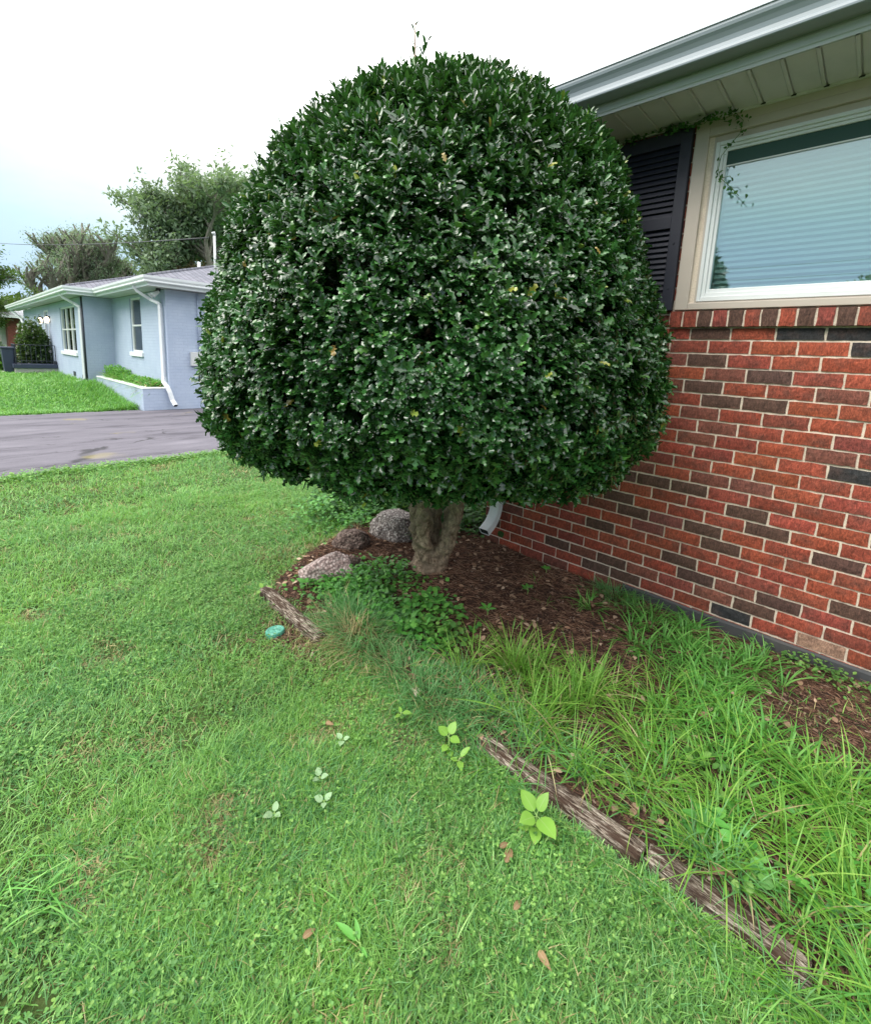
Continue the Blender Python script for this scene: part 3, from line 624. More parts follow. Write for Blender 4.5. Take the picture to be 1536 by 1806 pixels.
# hip and ridge caps
mb.tube([(-11.98, 3.38, 3.08), (-15.99, 7.39, 4.405)], .035, 6); mb.tube([(-16.83, 2.70, 3.083), (-21.38, 7.25, 4.585)], .035, 6); mb.tube([(-21.38, 7.25, 4.585), (-27.2, 7.25, 4.585)], .04, 6)
mb.build('roof', M['roof2'], bh)
M['soff2'] = paint('pale_soffit', (.50, .52, .50), .6, .3, 20, 0, (.3, .33, .3))
mb = MB(); mb.box(WX, FX + .36, RY - .44, RY, 2.87, 2.885); mb.box(FX, FX + .36, RY, 11.3, 2.87, 2.885); mb.box(-31.7, WX + .36, WY - .40, WY, 2.872, 2.887); mb.box(WX, WX + .36, WY, RY - .44, 2.872, 2.887)
mb.build('soffit', M['soff2'], bh)
def gut(mb, p0, p1, out_, n=2):
    """K gutter + fascia swept along a horizontal run"""
    prof = [(0, 2.86), (.015, 2.86), (.015, 2.925), (.095, 2.935), (.10, 2.95), (.095, 2.975), (.12, 3.02), (.125, 3.07), (.118, 3.07), (.11, 3.03), (.09, 2.99), (.02, 2.99), (.02, 3.06), (0, 3.06)]
    i = len(mb.v); o = Vector(out_); vs = []
    for p, mit in ((Vector(p0[:2]).to_3d(), p0[2]), (Vector(p1[:2]).to_3d(), p1[2])):
        for a, z in prof:
            q = p + o * a + Vector(mit) * a; vs.append((q.x, q.y, z))
    k = len(prof); mb.add(vs, [(j, (j + 1) % k, k + (j + 1) % k, k + j) for j in range(k)])
gy1, gy2, gx1, gx2 = RY - .44, WY - .40, FX + .36, WX + .36
Z3 = (0, 0, 0)
for name, a, b, o in (('gutter', (gx2, gy1, (1, 0, 0)), (gx1, gy1, (1, 0, 0)), (0, -1, 0)), ('gutter', (gx1, gy1, (0, -1, 0)), (gx1, 11.3, Z3), (1, 0, 0)),
                ('gutter', (-31.7, gy2, Z3), (gx2, gy2, (1, 0, 0)), (0, -1, 0)), ('gutter', (gx2, gy2, (0, -1, 0)), (gx2, gy1, (0, -1, 0)), (1, 0, 0))):
    mb = MB(); gut(mb, a, b, o); mb.build(name, M['white2'], bh)
def spout(pts): 
    o = MB().tube(pts, .05, sq=(.095, .07), cap=True).build('downspout', M['white2'], bh); return o
s1 = spout([(FX - .62, gy1 - .05, 2.95), (FX - .60, gy1 + .02, 2.80), (FX - .50, RY - .16, 2.62), (FX - .20, RY - .065, 2.52), (FX - .17, RY - .065, 2.40), (FX - .15, RY - .065, .80), (FX - .10, RY - .09, .68), (FX + .02, RY - .05, .56), (FX + .07, RY - .02, .44), (FX + .10, RY + .02, .25), (FX + .22, RY + .05, .13)])
MB().tube([(FX + .222, RY + .051, .129), (FX + .226, RY + .052, .127)], .03, sq=(.085, .06)).build('outlet', M['dark'], s1)
spout([(WX - .55, gy2 - .03, 2.93), (WX - .55, gy2 + .04, 2.80), (WX - .42, WY - .12, 2.64), (WX - .12, WY - .06, 2.54), (WX - .10, WY - .06, 2.4), (WX - .10, WY - .06, .45), (WX - .22, WY - .14, .36), (WX - .4, WY - .2, .34)])
spout([(-30.6, gy2 - .03, 2.93), (-30.7, gy2 + .05, 2.80), (-30.3, WY - .08, 2.45), (-30.1, WY - .06, 2.3), (-30.1, WY - .06, .5)])
MB().tube([(WX - .02, WY - .03, 2.84), (WX - .02, WY - .03, .4)], .022, 8).build('conduit', M['iron'], bh, True)
# flood light at the corner, sconces by the door, meter box, service mast
fl = MB(); fl.tube([(FX - .1, RY - .10, 2.87), (FX - .1, RY - .12, 2.80)], .05, 10).build('floodlight_base', M['iron'], bh, True)
for dx in (-.14, .06):
    MB().tube([(FX - .12 + dx, RY - .10, 2.80), (FX - .16 + dx, RY - .20, 2.72), (FX - .17 + dx, RY - .23, 2.69)], [.03, .055, .07], 12).build('floodlight', M['vinyl'], bh, True)
M['glow'] = None
m, nt, _, L = mat('lit_globe'); e_ = N(nt, 'ShaderNodeEmission'); e_.inputs[0].default_value = (1, .86, .62, 1); e_.inputs[1].default_value = 1.3; out(nt, e_.outputs[0]); M['glow'] = m
for X_ in (-24.55, -22.95):
    lm = MB().box(X_ - .05, X_ + .05, WY - .05, WY, 2.18, 2.42).build('wall_lamp', M['iron'], bh)
    MB().tube([(X_, WY - .09, 2.16), (X_, WY - .09, 2.20), (X_, WY - .09, 2.30), (X_, WY - .09, 2.36), (X_, WY - .09, 2.40)], [.03, .075, .09, .07, .02], 12).build('globe', M['glow'], lm, True)
    MB().tube([(X_, WY - .09, 2.395), (X_, WY - .09, 2.45)], [.08, .015], 12).build('lamp_cap', M['iron'], lm)
MB().box(FX, FX + .10, 4.33, 4.62, 1.08, 1.42).build('meter_box', M['steel'], bh, bevel=.01)
MB().tube([(FX + .04, 4.55, 2.85), (FX + .04, 4.55, 1.42)], .02, 8).build('meter_conduit', M['bluebrick'], bh, True)
mast = MB(); mast.tube([(-12.35, 5.0, 2.9), (-12.35, 5.0, 4.30)], .030, 10); mast.tube([(-12.35, 5.0, 4.29), (-12.35, 4.99, 4.35), (-12.37, 4.95, 4.33)], [.036, .045, .03], 10); mast.build('service_mast', M['steel'], bh, True)
MB().tube([(-16.6, 6.2, 3.9), (-16.6, 6.2, 4.28)], .05, 10).build('vent_pipe', M['vinyl'], bh, True)
MB().box(WX - 2.1, WX - 1.75, WY - .012, WY, .42, .56).build('foundation_vent', M['iron'], bh); MB().box(WX - .75, WX - .45, WY - .012, WY, .40, .52).build('foundation_vent', M['iron'], bh)
# brick planter joined to the front
PY = 3.27
pl = MB(); pl.box(FX - .15, FX, PY, RY, -.05, .52); pl.box(WX + .3, FX - .15, PY + .001, PY + .15, -.05, .519)
pw = pl.build('planter', M['bluebrick'], bh)
cp = MB(); cp.box(FX - .17, FX + .015, PY - .015, RY, .522, .555); cp.box(WX + .3, FX - .17, PY - .014, PY + .165, .5215, .554); cp.build('coping', M['white'], pw, bevel=.006)
MB().box(WX + .3, FX - .15, PY + .15, RY, .0, .45).build('planter_soil', M['mulch'], pw)
# porch
pc = MB(); pc.box(-24.9, -22.1, 1.93, WY, .1, .50); porch = pc.build('porch', M['concrete'], bh)
MB().box(-24.95, -22.05, 1.88, WY, .502, .64).build('porch_deck', M['navy'], porch, bevel=.008)
MB().box(-24.9, -24.0, 1.55, 1.93, .1, .40).build('step', M['concrete'], porch)
def railing(pts, parent):
    rl = empty('railing', (0, 0, 0)) if False else None
    (xa, ya), (xb, yb) = pts; n = max(2, int(math.hypot(xb - xa, yb - ya) / .13)); mb = MB()
    mb.tube([(xa, ya, 1.33), (xb, yb, 1.33)], .014, 6); mb.tube([(xa, ya, .76), (xb, yb, .76)], .010, 6)
    for i in range(n + 1):
        t = i / n; mb.tube([(xa + (xb - xa) * t, ya + (yb - ya) * t, .64), (xa + (xb - xa) * t, ya + (yb - ya) * t, 1.33)], .016 if i in (0, n) else .008, 6)
    return mb.build('railing', M['iron'], parent)
railing(((-22.15, 3.08), (-22.15, 1.98)), porch); railing(((-22.15, 1.98), (-23.2, 1.98)), porch)
MB().box(-22.35, -22.15, 3.02, 3.10, .64, .76).build('boot_scraper', M['iron'], porch)
# sidewalk by the porch
sw = MB().box(-27, -22.6, 1.0, 1.88, .22, .335).build('sidewalk', M['concrete']); tag(sw, kind='structure')
# navy storage bin near the steps
bn = empty('storage_bin', (-22.7, 1.80, .33)); tag(bn, 'dark navy storage bin standing by the porch steps of the blue house', 'bin')
mb = MB(); mb.add([(-22.92, 1.68, .34), (-22.48, 1.68, .34), (-22.48, 1.92, .34), (-22.92, 1.92, .34), (-22.97, 1.64, 1.16), (-22.43, 1.64, 1.16), (-22.43, 1.96, 1.16), (-22.97, 1.96, 1.16)], [(0, 3, 2, 1), (4, 5, 6, 7), (0, 1, 5, 4), (1, 2, 6, 5), (2, 3, 7, 6), (3, 0, 4, 7)])
mb.build('bin_body', M['navy'], bn, bevel=.01); MB().box(-23.0, -22.40, 1.61, 1.99, 1.162, 1.23).build('lid', M['navy'], bn, bevel=.02)

# far red brick house
rh = empty('red_house', (-40, 3.3, 0)); tag(rh, 'small red brick house with a pale grey roof far left beyond the blue house', 'house')
mb = MB(); wall_with_holes(mb, 3.3, -52, -40, .2, 2.75, [(-43.5, -42.2, 1.2, 2.3)], .15); mb.box(-40.15, -40, 3.451, 12, .2, 2.75); mb.box(-52, -51.85, 3.451, 12, .2, 2.75); mb.build('wall', M['farbrick'], rh)
mb = MB(); hip(mb, -52.6, -39.3, 2.7, 12.6, 2.93, .26, .12); M['roof3'] = shingle('pale_grey_shingle', (.38, .39, .42), (.45, .46, .50)); mb.build('roof', M['roof3'], rh)
mb = MB(); mb.box(-52.7, -39.2, 2.58, 2.70, 2.74, 2.90); mb.box(-39.3, -39.18, 2.70, 12.6, 2.741, 2.901); mb.build('gutter', M['white'], rh)
f = MB(); f.box(-43.5, -42.2, 3.33, 3.4, 1.2, 1.26); f.box(-43.5, -42.2, 3.33, 3.4, 2.24, 2.3); f.box(-43.5, -43.44, 3.331, 3.4, 1.26, 2.24); f.box(-42.26, -42.2, 3.331, 3.4, 1.26, 2.24); wo_ = f.build('window', M['vinyl'], rh); MB().box(-43.44, -42.26, 3.37, 3.38, 1.26, 2.24).build('pane', M['glass2'], wo_)
MB().box(-41.0, -40.85, 3.0, 3.28, .3, 2.73).build('porch_post', M['white'], rh); MB().tube([(-41.6, 4.6, 3.3), (-41.6, 4.6, 4.0)], .09, 10).build('vent_pipe', M['vinyl'], rh, True)

# wires
def wire(name, p0, p1, sag, r, label, group=None, n=24):
    a, b = Vector(p0), Vector(p1); pts = [a.lerp(b, i / n) - Vector((0, 0, sag * 4 * (i / n) * (1 - i / n))) for i in range(n + 1)]
    o = MB().tube(pts, r, 6).build(name, M['wire'], smooth=True); tag(o, label, 'wire', group); return o
wire('service_wire', (-12.4, 4.88, 4.22), (-78, 1.2, 13.0), .75, .014, 'overhead service wire running from the mast on the blue house roof across the sky')
wire('telephone_wire', (-31, 3.2, 4.4), (-110, -.8, 10.2), .5, .022, 'thin dark wire low in the sky in front of the dark tree at far left')
for z, y in ((6.9, -24), (6.35, -24.4), (5.6, -24.2)):
    wire('street_wire', (-60, y, z + .6), (60, y, z), .25, .014, 'thin wires along the street mirrored in the picture window', 'wires mirrored in the window')
# ------------------------------------------------------------------ leaf templates
def fan(outline, z=None, centre=(.5, 0, .0)):
    """leaf from outline points (x,y,z) for y>0, mirrored, with a raised or lowered midrib"""
    pass
def leaf_tpl(side, ribz=0.0, tipz=-.05, base=0.0, curl=0.0):
    """side: list of (x, halfwidth, z); returns verts, faces, uv; x runs 0..1 from the base"""
    v = [(0, 0, 0)]; uv = [(0, 0)]; n = len(side)
    for x, w_, z in side: v.append((x, 0, ribz * math.sin(math.pi * min(x, 1)) - curl * x * x)); uv.append((x, 0))
    v.append((1, 0, tipz - curl)); uv.append((1, 0)); rib = list(range(0, n + 2))
    Lf = []; Rt = []
    for x, w_, z in side:
        Lf.append(len(v)); v.append((x, w_, z - curl * x * x)); uv.append((x, 1))
    for x, w_, z in side:
        Rt.append(len(v)); v.append((x, -w_, z - curl * x * x)); uv.append((x, 1))
    f = [(0, rib[1], Lf[0]), (0, Rt[0], rib[1])]
    for i in range(n - 1): f += [(rib[i + 1], rib[i + 2], Lf[i + 1], Lf[i]), (rib[i + 1], Rt[i], Rt[i + 1], rib[i + 2])]
    f += [(rib[n], n + 1, Lf[-1]), (rib[n], Rt[-1], n + 1)]
    return np.array(v, float), f, uv
HOLLY = [leaf_tpl([(.10, .05, .02), (.26, .29, .06), (.38, .11, .05), (.58, .31, .03), (.72, .11, .05), (.92, .21, -.04)], -.05, -.12, curl=.10),
         leaf_tpl([(.12, .06, .02), (.30, .22, .10), (.42, .13, .06), (.62, .26, .05), (.78, .11, .04), (.94, .13, -.05)], -.06, -.10, curl=.20),
         leaf_tpl([(.15, .06, .01), (.38, .14, .06), (.62, .20, .09), (.86, .13, .05)], -.03, .0, curl=.05),
         leaf_tpl([(.15, .06, .01), (.40, .16, .07), (.66, .19, .09), (.88, .10, .04)], -.03, .0, curl=-.06)]
OVAL = leaf_tpl([(.12, .13, .01), (.35, .29, .05), (.62, .27, .05), (.85, .13, .02)], -.0, -.06, curl=.12)
ROUND = leaf_tpl([(.08, .20, .0), (.35, .44, .04), (.65, .44, .04), (.92, .22, .02)], .0, .0, curl=.05)
HEART = leaf_tpl([(.0, .24, .02), (.22, .40, .06), (.50, .33, .06), (.80, .13, .02)], .0, -.05, curl=.12)
TINY = (np.array([(0, 0, 0), (.5, .32, .03), (1, 0, -.05), (.5, -.32, .03)], float), [(0, 3, 2, 1)], [(0, 0), (.5, 1), (1, 0), (.5, 1)])

GREENS_HOLLY = [(0, (.007, .033, .010)), (.35, (.013, .060, .014)), (.7, (.024, .098, .020)), (.93, (.045, .155, .030)), (.992, (.07, .18, .03)), (.996, (.30, .36, .04)), (1, (.30, .18, .05))]
M['holly'] = leafmat('holly_leaf', GREENS_HOLLY, (.14, .30), .12, .75, midrib=(.10, .22, .05), edge=(.14, .28, .08), noise_amt=.32, nscale=2.2, transcol=(.12, .35, .03))
def barkmat(name, c1, c2, c3=None, sc=30, stretch=(1, 1, .3), b=1.0):
    m, nt, _, L = mat(name); tc = N(nt, 'ShaderNodeTexCoord').outputs['Object']
    n = noise_n(nt, sc, 6, .75, mapping(nt, tc, stretch), dist=.6); n2 = noise_n(nt, 9, 5, .65, tc); n3 = noise_n(nt, sc * 2.5, 5, .8, mapping(nt, tc, stretch))
    c = ramp(nt, [(.36, c1), (.62, c2)], n.outputs[0]).outputs[0]
    c = mixc(nt, c, tuple(a * .35 for a in c1), ramp(nt, [(.30, (.95, .95, .95)), (.46, (0, 0, 0))], n3.outputs[0]).outputs[0])
    if c3: c = mixc(nt, c, c3, ramp(nt, [(.48, (0, 0, 0)), (.62, (1, 1, 1))], n2.outputs[0]).outputs[0])
    out(nt, princ(nt, c, .9, .2, bump(nt, n.outputs[0], b, .012)).outputs[0]); return m
M['bark_holly'] = barkmat('holly_bark', (.11, .075, .05), (.50, .38, .27), (.21, .16, .115), 30, (1, 1, .5), 1.0)
M['bark'] = barkmat('tree_bark', (.11, .10, .085), (.24, .22, .19), None, 8)

# ------------------------------------------------------------------ far trees
def branch_tree(base, height, spread, levels, nchild, up, leaf_n, leaf_size, clump_r, seed, trunk_r, first=.3):
    rnd = random.Random(seed); mb = MB(); tips = []
    def grow(p, d, L_, r, lv):
        pts = [p]; q = p.copy(); dd = d.copy(); n = 4
        for i in range(n):
            dd = (dd + Vector((rnd.gauss(0, .12), rnd.gauss(0, .12), rnd.gauss(0, .06) + up * .10))).normalized(); q = q + dd * (L_ / n); pts.append(q.copy())
        mb.tube(pts, [r * (1 - .45 * i / n) for i in range(n + 1)], 6 if lv < 2 else 4, cap=False)
        if lv >= levels: tips.append(q); tips.append(pts[2]); tips.append(pts[3]); return
        for k in range(nchild):
            t = rnd.uniform(.35, 1) if k else 1.0
            i = min(int(t * n), n - 1); s = pts[i].lerp(pts[i + 1], t * n - i)
            a = rnd.uniform(0, 2 * math.pi); side = Vector((math.cos(a), math.sin(a), 0)); nd = (dd * (1.0 if k == 0 else .55) + side * spread + Vector((0, 0, up * .5))).normalized()
            grow(s, nd, L_ * rnd.uniform(.62, .80), r * .56, lv + 1)
        if lv >= levels - 2: tips.append(pts[2])
    trunkL = height * first
    grow(Vector(base), Vector((rnd.gauss(0, .05), rnd.gauss(0, .05), 1)), trunkL, trunk_r, 0)
    return mb, np.array([tuple(t) for t in tips])
def far_tree(name, base, H_, label, stops, seed, spread=.7, levels=5, nchild=3, up=.3, per=14, size=.22, clump=.55, trunk_r=.28, first=.3, group=None, keep=1.0, cat='tree', trans=.3, aspect=.6, box=None):
    mb, tips = branch_tree(base, H_, spread, levels, nchild, up, per, size, clump, seed, trunk_r, first)
    V = np.array([tuple(v) for v in mb.v])
    if box:    # fit to the wanted size: (half width, top, crown centre offset)
        c = np.array(base); hw, top = box
        ext = np.percentile(np.abs(tips[:, :2] - c[:2]), 97); sx = hw / ext; sz = (top - base[2]) / (np.percentile(tips[:, 2], 99.5) - base[2])
        S = np.array([sx, sx, sz]); V = (V - c) * S + c; tips = (tips - c) * S + c; mb.v = [tuple(v) for v in V]
    root = empty(name, base); tag(root, label, cat, group)
    mb.build('trunk', M['bark'], root, True)
    rg = np.random.default_rng(seed); tips = tips[rg.random(len(tips)) < keep]; n = len(tips) * per
    T = np.repeat(tips, per, 0) + unit(rg.normal(size=(n, 3))) * (rg.random(n) ** .5)[:, None] * clump * 1.25 * np.array([1, 1, .7])
    D = unit(rg.normal(size=(n, 3)) + np.array([0, 0, -.15])); U = unit(rg.normal(size=(n, 3)) + np.array([0, 0, 1.2]))
    Mm = scl(frame(D, U), *(size * rg.uniform(.6, 1.3, n)[:, None] * np.array([1, aspect, 1])).T)
    inst_mesh('crown', [(*TINY, Mm, T, 0)], leafmat(name + '_leaf', stops, .55, trans, .3, noise_amt=.3, nscale=.6), root)
    return root
GR1 = [(0, (.11, .165, .11)), (.5, (.17, .235, .15)), (1, (.26, .33, .23))]  # leaf greens paled, distance haze is mixed into the colour
GR2 = [(0, (.14, .20, .14)), (.5, (.20, .27, .19)), (1, (.28, .34, .26))]  # grey greens, likewise paled for distance haze
GR3 = [(0, (.020, .045, .014)), (.5, (.04, .085, .022)), (1, (.08, .14, .04))]
far_tree('large_tree', (-42, 16.0, .3), 14, 'tall full green tree rising behind the roof of the blue house', GR1, 3, .75, 5, 4, .25, 13, .42, .72, .34, .25, box=(5.6, 15.6), keep=.9)
far_tree('airy_tree', (-57, 8.3, .3), 10, 'thin feathery grey green tree with upswept branches behind the left end of the blue house', GR2, 8, .5, 5, 4, .6, 13, .22, .62, .22, .055, box=(5.2, 11.6), keep=.85, aspect=.4)
far_tree('dark_tree', (-38, .9, .2), 7, 'dense dark green tree at the far left edge of the view', GR3, 12, .8, 4, 4, .2, 26, .22, .50, .22, .25, box=(3.0, 6.4))
far_tree('low_tree', (-44, 5.2, .2), 5, 'low bushy tree behind the gutter at the left end of the blue house', GR3, 15, .8, 4, 4, .1, 20, .20, .5, .15, .2, box=(1.7, 4.7))
far_tree('low_tree', (-50, 9.0, .2), 5, 'round light green tree low behind the blue house roof', GR1, 16, .8, 4, 4, .1, 22, .24, .6, .15, .2, box=(3.0, 5.7))
RB = [(0, (.10, .055, .03)), (.5, (.17, .10, .05)), (1, (.20, .16, .08))]
far_tree('reddish_tree', (-44, 16.2, .3), 7, 'rusty brown tree top just showing over the blue roof ridge', RB, 21, .5, 4, 4, .5, 16, .22, .4, .14, .3, box=(1.9, 8.3), aspect=.35)
far_tree('reddish_shrub', (-41, 7.6, .3), 4, 'brownish shrub between the far trees behind the blue house eave', RB, 22, .6, 4, 3, .4, 18, .2, .5, .1, .3, box=(2.0, 4.5))
# across the street, seen mirrored in the window
far_tree('street_tree', (-9.8, -27, 0), 10, 'dense green tree across the street mirrored at the lower left of the window', GR3, 31, .7, 4, 4, .3, 34, .34, .6, .3, .3, box=(3.6, 9.2))
far_tree('street_tree', (-1.0, -34, 0), 7, 'small tree across the street mirrored low at the right of the window', GR3, 33, .6, 4, 4, .3, 20, .3, .4, .2, .3, box=(1.6, 7.4))
# hedge line far off so the ground meets greenery, not a bare edge
def far_mass():
    rg = np.random.default_rng(4); n = 26000
    a = rg.uniform(-math.pi, math.pi, n); r = rg.uniform(95, 120, n); hgt = 3.5 + 6 * fbm(a * 14, a * 0, 1.0, 3)
    T = np.stack([np.cos(a) * r, np.sin(a) * r, rg.random(n) ** .7 * hgt], -1)
    Mm = scl(frame(rg.normal(size=(n, 3)), rg.normal(size=(n, 3)) + np.array([0, 0, 1])), *(1.9 * rg.uniform(.6, 1.4, n)[:, None] * np.array([1, .8, 1])).T)
    o = inst_mesh('far_woods', [(*TINY, Mm, T, 0)], leafmat('far_leaf', GR3, .7, .2, .1, nscale=.1)); tag(o, 'distant line of green woods along the horizon', 'woods', kind='stuff')
far_mass()

# flowering bush by the porch
def bush(name, c, rad, n, size, stops, label, flowers=0, seed=1, cat='bush', tpl=OVAL):
    rg = np.random.default_rng(seed); root = empty(name, (c[0], c[1], c[2])); tag(root, label, cat)
    d = unit(rg.normal(size=(n, 3))); d[:, 2] = np.abs(d[:, 2]) * 1.0 - .15; d = unit(d)
    lump = 1 + .22 * np.sin(d[:, 0] * 7 + seed) * np.cos(d[:, 1] * 6 + d[:, 2] * 5)
    rr = rg.random(n) ** .35 * lump; P = np.array(c) + d * rr[:, None] * np.array(rad) + np.array([0, 0, rad[2] * .15])
    P[:, 2] = np.maximum(P[:, 2], c[2] + .03)
    Mm = scl(frame(d + rg.normal(size=(n, 3)) * .8, rg.normal(size=(n, 3)) * .6 + np.array([0, 0, 1])), *(size * rg.uniform(.6, 1.3, n)[:, None] * np.array([1, 1, 1])).T)
    inst_mesh('foliage', [(*tpl, Mm, P, 0)], leafmat(name + '_leaf', stops, .45, .2, .5, nscale=2), root)
    mb = MB()
    for k in range(7):
        a = k * .9; mb.tube([(c[0], c[1], c[2] - .05), (c[0] + math.cos(a) * rad[0] * .3, c[1] + math.sin(a) * rad[1] * .3, c[2] + rad[2] * .5), (c[0] + math.cos(a) * rad[0] * .6, c[1] + math.sin(a) * rad[1] * .6, c[2] + rad[2] * .9)], [.03, .02, .006], 5)
    mb.build('stem', M['bark'], root, True)
    if flowers:
        m_ = leafmat('white_petal', [(0, (.70, .68, .66)), (1, (.80, .78, .76))], .6, .2, .3, transcol=(.7, .7, .7), noise_amt=.05); fm = M.setdefault('petal', m_)
        fi = rg.integers(0, n, flowers); 
        for q in range(min(flowers, 45)):
            pc_ = P[fi[q]] + d[fi[q]] * .06; k = 14; Dm = unit(rg.normal(size=(k, 3)) * .6 + d[fi[q]])
            Mf = scl(frame(Dm, rg.normal(size=(k, 3))), *(np.full(k, .06)[:, None] * np.array([1, 1.1, 1])).T)
            inst_mesh('blossom', [(*ROUND, Mf, np.repeat(pc_[None], k, 0), 0)], fm, root)
bush('flowering_bush', (-23.4, 2.62, .55), (.62, .50, 1.45), 5200, .11, GR3, 'dark green bush dotted with white blossoms behind the porch rail', 42, 3)
bush('flowering_shrub', (-29.5, 1.4, .35), (1.0, .8, 1.35), 4500, .13, GR1, 'green shrub with a few white flowers at the far left edge beyond the porch', 18, 5)
bush('bright_plant', (-24.0, 1.45, .33), (.40, .35, .62), 900, .24, [(0, (.08, .22, .03)), (1, (.16, .34, .06))], 'bright green leafy plant left of the navy storage bin', 0, 6, 'plant')

# ------------------------------------------------------------------ the holly tree
TC = np.array([-2.035, 2.162])
PR_Z = np.array([.94, .99, 1.248, 1.504, 1.76, 2.015, 2.27, 2.525, 2.78, 3.0, 3.09]); PR_R = np.array([.72, 1.125, 1.315, 1.345, 1.312, 1.24, 1.145, 1.01, .81, .49, .05])
def crown_r(z, th):
    lump = .022 * np.sin(3 * th + 2.1 * z) + .018 * np.sin(7 * th - 5 * z + 1) + .014 * np.sin(13 * th + 9 * z)
    return np.interp(z, PR_Z, PR_R) * (1 + lump)
def holly():
    rg = np.random.default_rng(5)
    root = empty('holly_tree', (-2.07, 2.25, .1)); tag(root, 'large holly clipped to a round dome of glossy dark spiny leaves at the house corner', 'tree')
    # surface samples by area
    segA = []
    for i in range(len(PR_Z) - 1):
        segA.append(math.hypot(PR_Z[i + 1] - PR_Z[i], PR_R[i + 1] - PR_R[i]) * (PR_R[i] + PR_R[i + 1]) / 2 + (0))
    # underside disc
    segA = np.array([PR_R[0] ** 2 / 2] + segA); segA /= segA.sum()
    def sample(n):
        s = rg.choice(len(segA), n, p=segA); t = rg.random(n); th = rg.uniform(0, 2 * np.pi, n)
        z = np.empty(n); r = np.empty(n); nr = np.empty(n); nz = np.empty(n)
        u = s == 0; z[u] = PR_Z[0] + .02; r[u] = PR_R[0] * np.sqrt(t[u]); nr[u] = .2; nz[u] = -1
        for i in range(len(PR_Z) - 1):
            k = s == i + 1; z[k] = PR_Z[i] + (PR_Z[i + 1] - PR_Z[i]) * t[k]; r[k] = PR_R[i] + (PR_R[i + 1] - PR_R[i]) * t[k]
            dz, dr = PR_Z[i + 1] - PR_Z[i], PR_R[i + 1] - PR_R[i]; nr[k] = dz; nz[k] = -dr
        r = r * (crown_r(z, th) / np.maximum(np.interp(z, PR_Z, PR_R), .01))
        P = np.stack([TC[0] + r * np.cos(th) + .055 * sstep(2.1, 2.9, z), TC[1] + r * np.sin(th) + .03 * sstep(2.1, 2.9, z), z], -1)
        Nn = unit(np.stack([nr * np.cos(th), nr * np.sin(th), nz], -1)); return P, Nn
    P, Nn = sample(18500)
    # thin, patchy places where the dark inside shows
    hc, _ = sample(170); hr = rg.uniform(.02, .060, 170)
    special = np.array([(-1.36, 1.15, 2.72), (-1.55, 1.2, 2.78), (-1.03, 1.42, 1.66), (-1.62, .95, 1.45)]); hc = np.concatenate([hc, special]); hr = np.concatenate([hr, [.07, .05, .07, .05]])
    def in_hole(Q, grow=1.0):
        m = np.zeros(len(Q), bool)
        for c, r in zip(hc, hr): m |= (np.abs(Q - c) < r * grow).all(1) & (((Q - c) ** 2).sum(1) < (r * grow) ** 2)
        return m
    clump = np.sin(P[:, 0] * 11 + P[:, 2] * 9) * np.cos(P[:, 1] * 12 - P[:, 2] * 7)
    keep = ~in_hole(P) & (rg.random(len(P)) < .90 + .10 * clump)
    P, Nn = P[keep], Nn[keep]
    # shoots: axis leans outward and up
    n = len(P); up = np.array([0, 0, 1.0]); wup = .75 + .5 * (P[:, 2:3] > 2.5)
    A = unit(Nn * .85 + up * wup * (Nn[:, 2:3] > -.5) + rg.normal(size=(n, 3)) * .28)
    depth = rg.uniform(.0, .09, n) ** 1.0; P = P - Nn * (depth + .035)[:, None]
    k = 9
    idx = np.repeat(np.arange(n), k); j = np.tile(np.arange(k), n)
    ph = j * 2.4 + np.repeat(rg.uniform(0, 6.28, n), k) + rg.normal(size=n * k) * .2
    Ax = A[idx]; ref = np.where(np.abs(Ax[:, 2:3]) > .9, np.array([[1, 0, 0]]), np.array([[0, 0, 1]])); s1_ = unit(np.cross(Ax, ref)); s2_ = np.cross(Ax, s1_)
    open_ = R(1) * (78 - 46 * (j / (k - 1))) + rg.normal(size=n * k) * .16
    D = Ax * np.cos(open_)[:, None] + (s1_ * np.cos(ph)[:, None] + s2_ * np.sin(ph)[:, None]) * np.sin(open_)[:, None]
    D[:, 2] -= .12 * (j < 4)
    T = P[idx] + Ax * (j / (k - 1) * .05)[:, None]
    size = np.repeat(rg.uniform(.038, .058, n), k) * (1.05 - .25 * (j / (k - 1)) ** 2) * rg.uniform(.85, 1.15, n * k)
    Mm = scl(frame(D, Ax + rg.normal(size=D.shape) * .22), size, size * rg.uniform(.85, 1.1, n * k), size)
    # inner fill
    Pi, Ni = sample(75000); dep = rg.uniform(.09, .42, len(Pi)); ok = ~in_hole(Pi, 1.0) | (dep > .3); Pi = Pi[ok] - Ni[ok] * dep[ok][:, None]; Ni = Ni[ok]
    Di = unit(Ni + rg.normal(size=Pi.shape) * .7 + up * .2); si = rg.uniform(.036, .055, len(Pi)); Mi = scl(frame(Di, Ni + up + rg.normal(size=Pi.shape) * .6), si, si, si)
    # stray upright shoots above the dome
    sx = []
    for (x, y, z, h, s_) in ((-1.868, 1.75, 2.93, .27, .042), (-1.89, 1.60, 2.80, .13, .046), (-2.35, 1.30, 2.63, .10, .042), (-2.3, 1.15, 2.45, .06, .04), (-1.75, 1.7, 2.98, .07, .05)):
        m_ = max(5, int(h / .02)); 
        for q in range(m_): sx.append((x + .012 * math.sin(q * 1.3 + x * 9), y, z + h * q / m_, q * 2.4 + x * 5, max(.03, s_ * (1.25 - .35 * q / m_))))
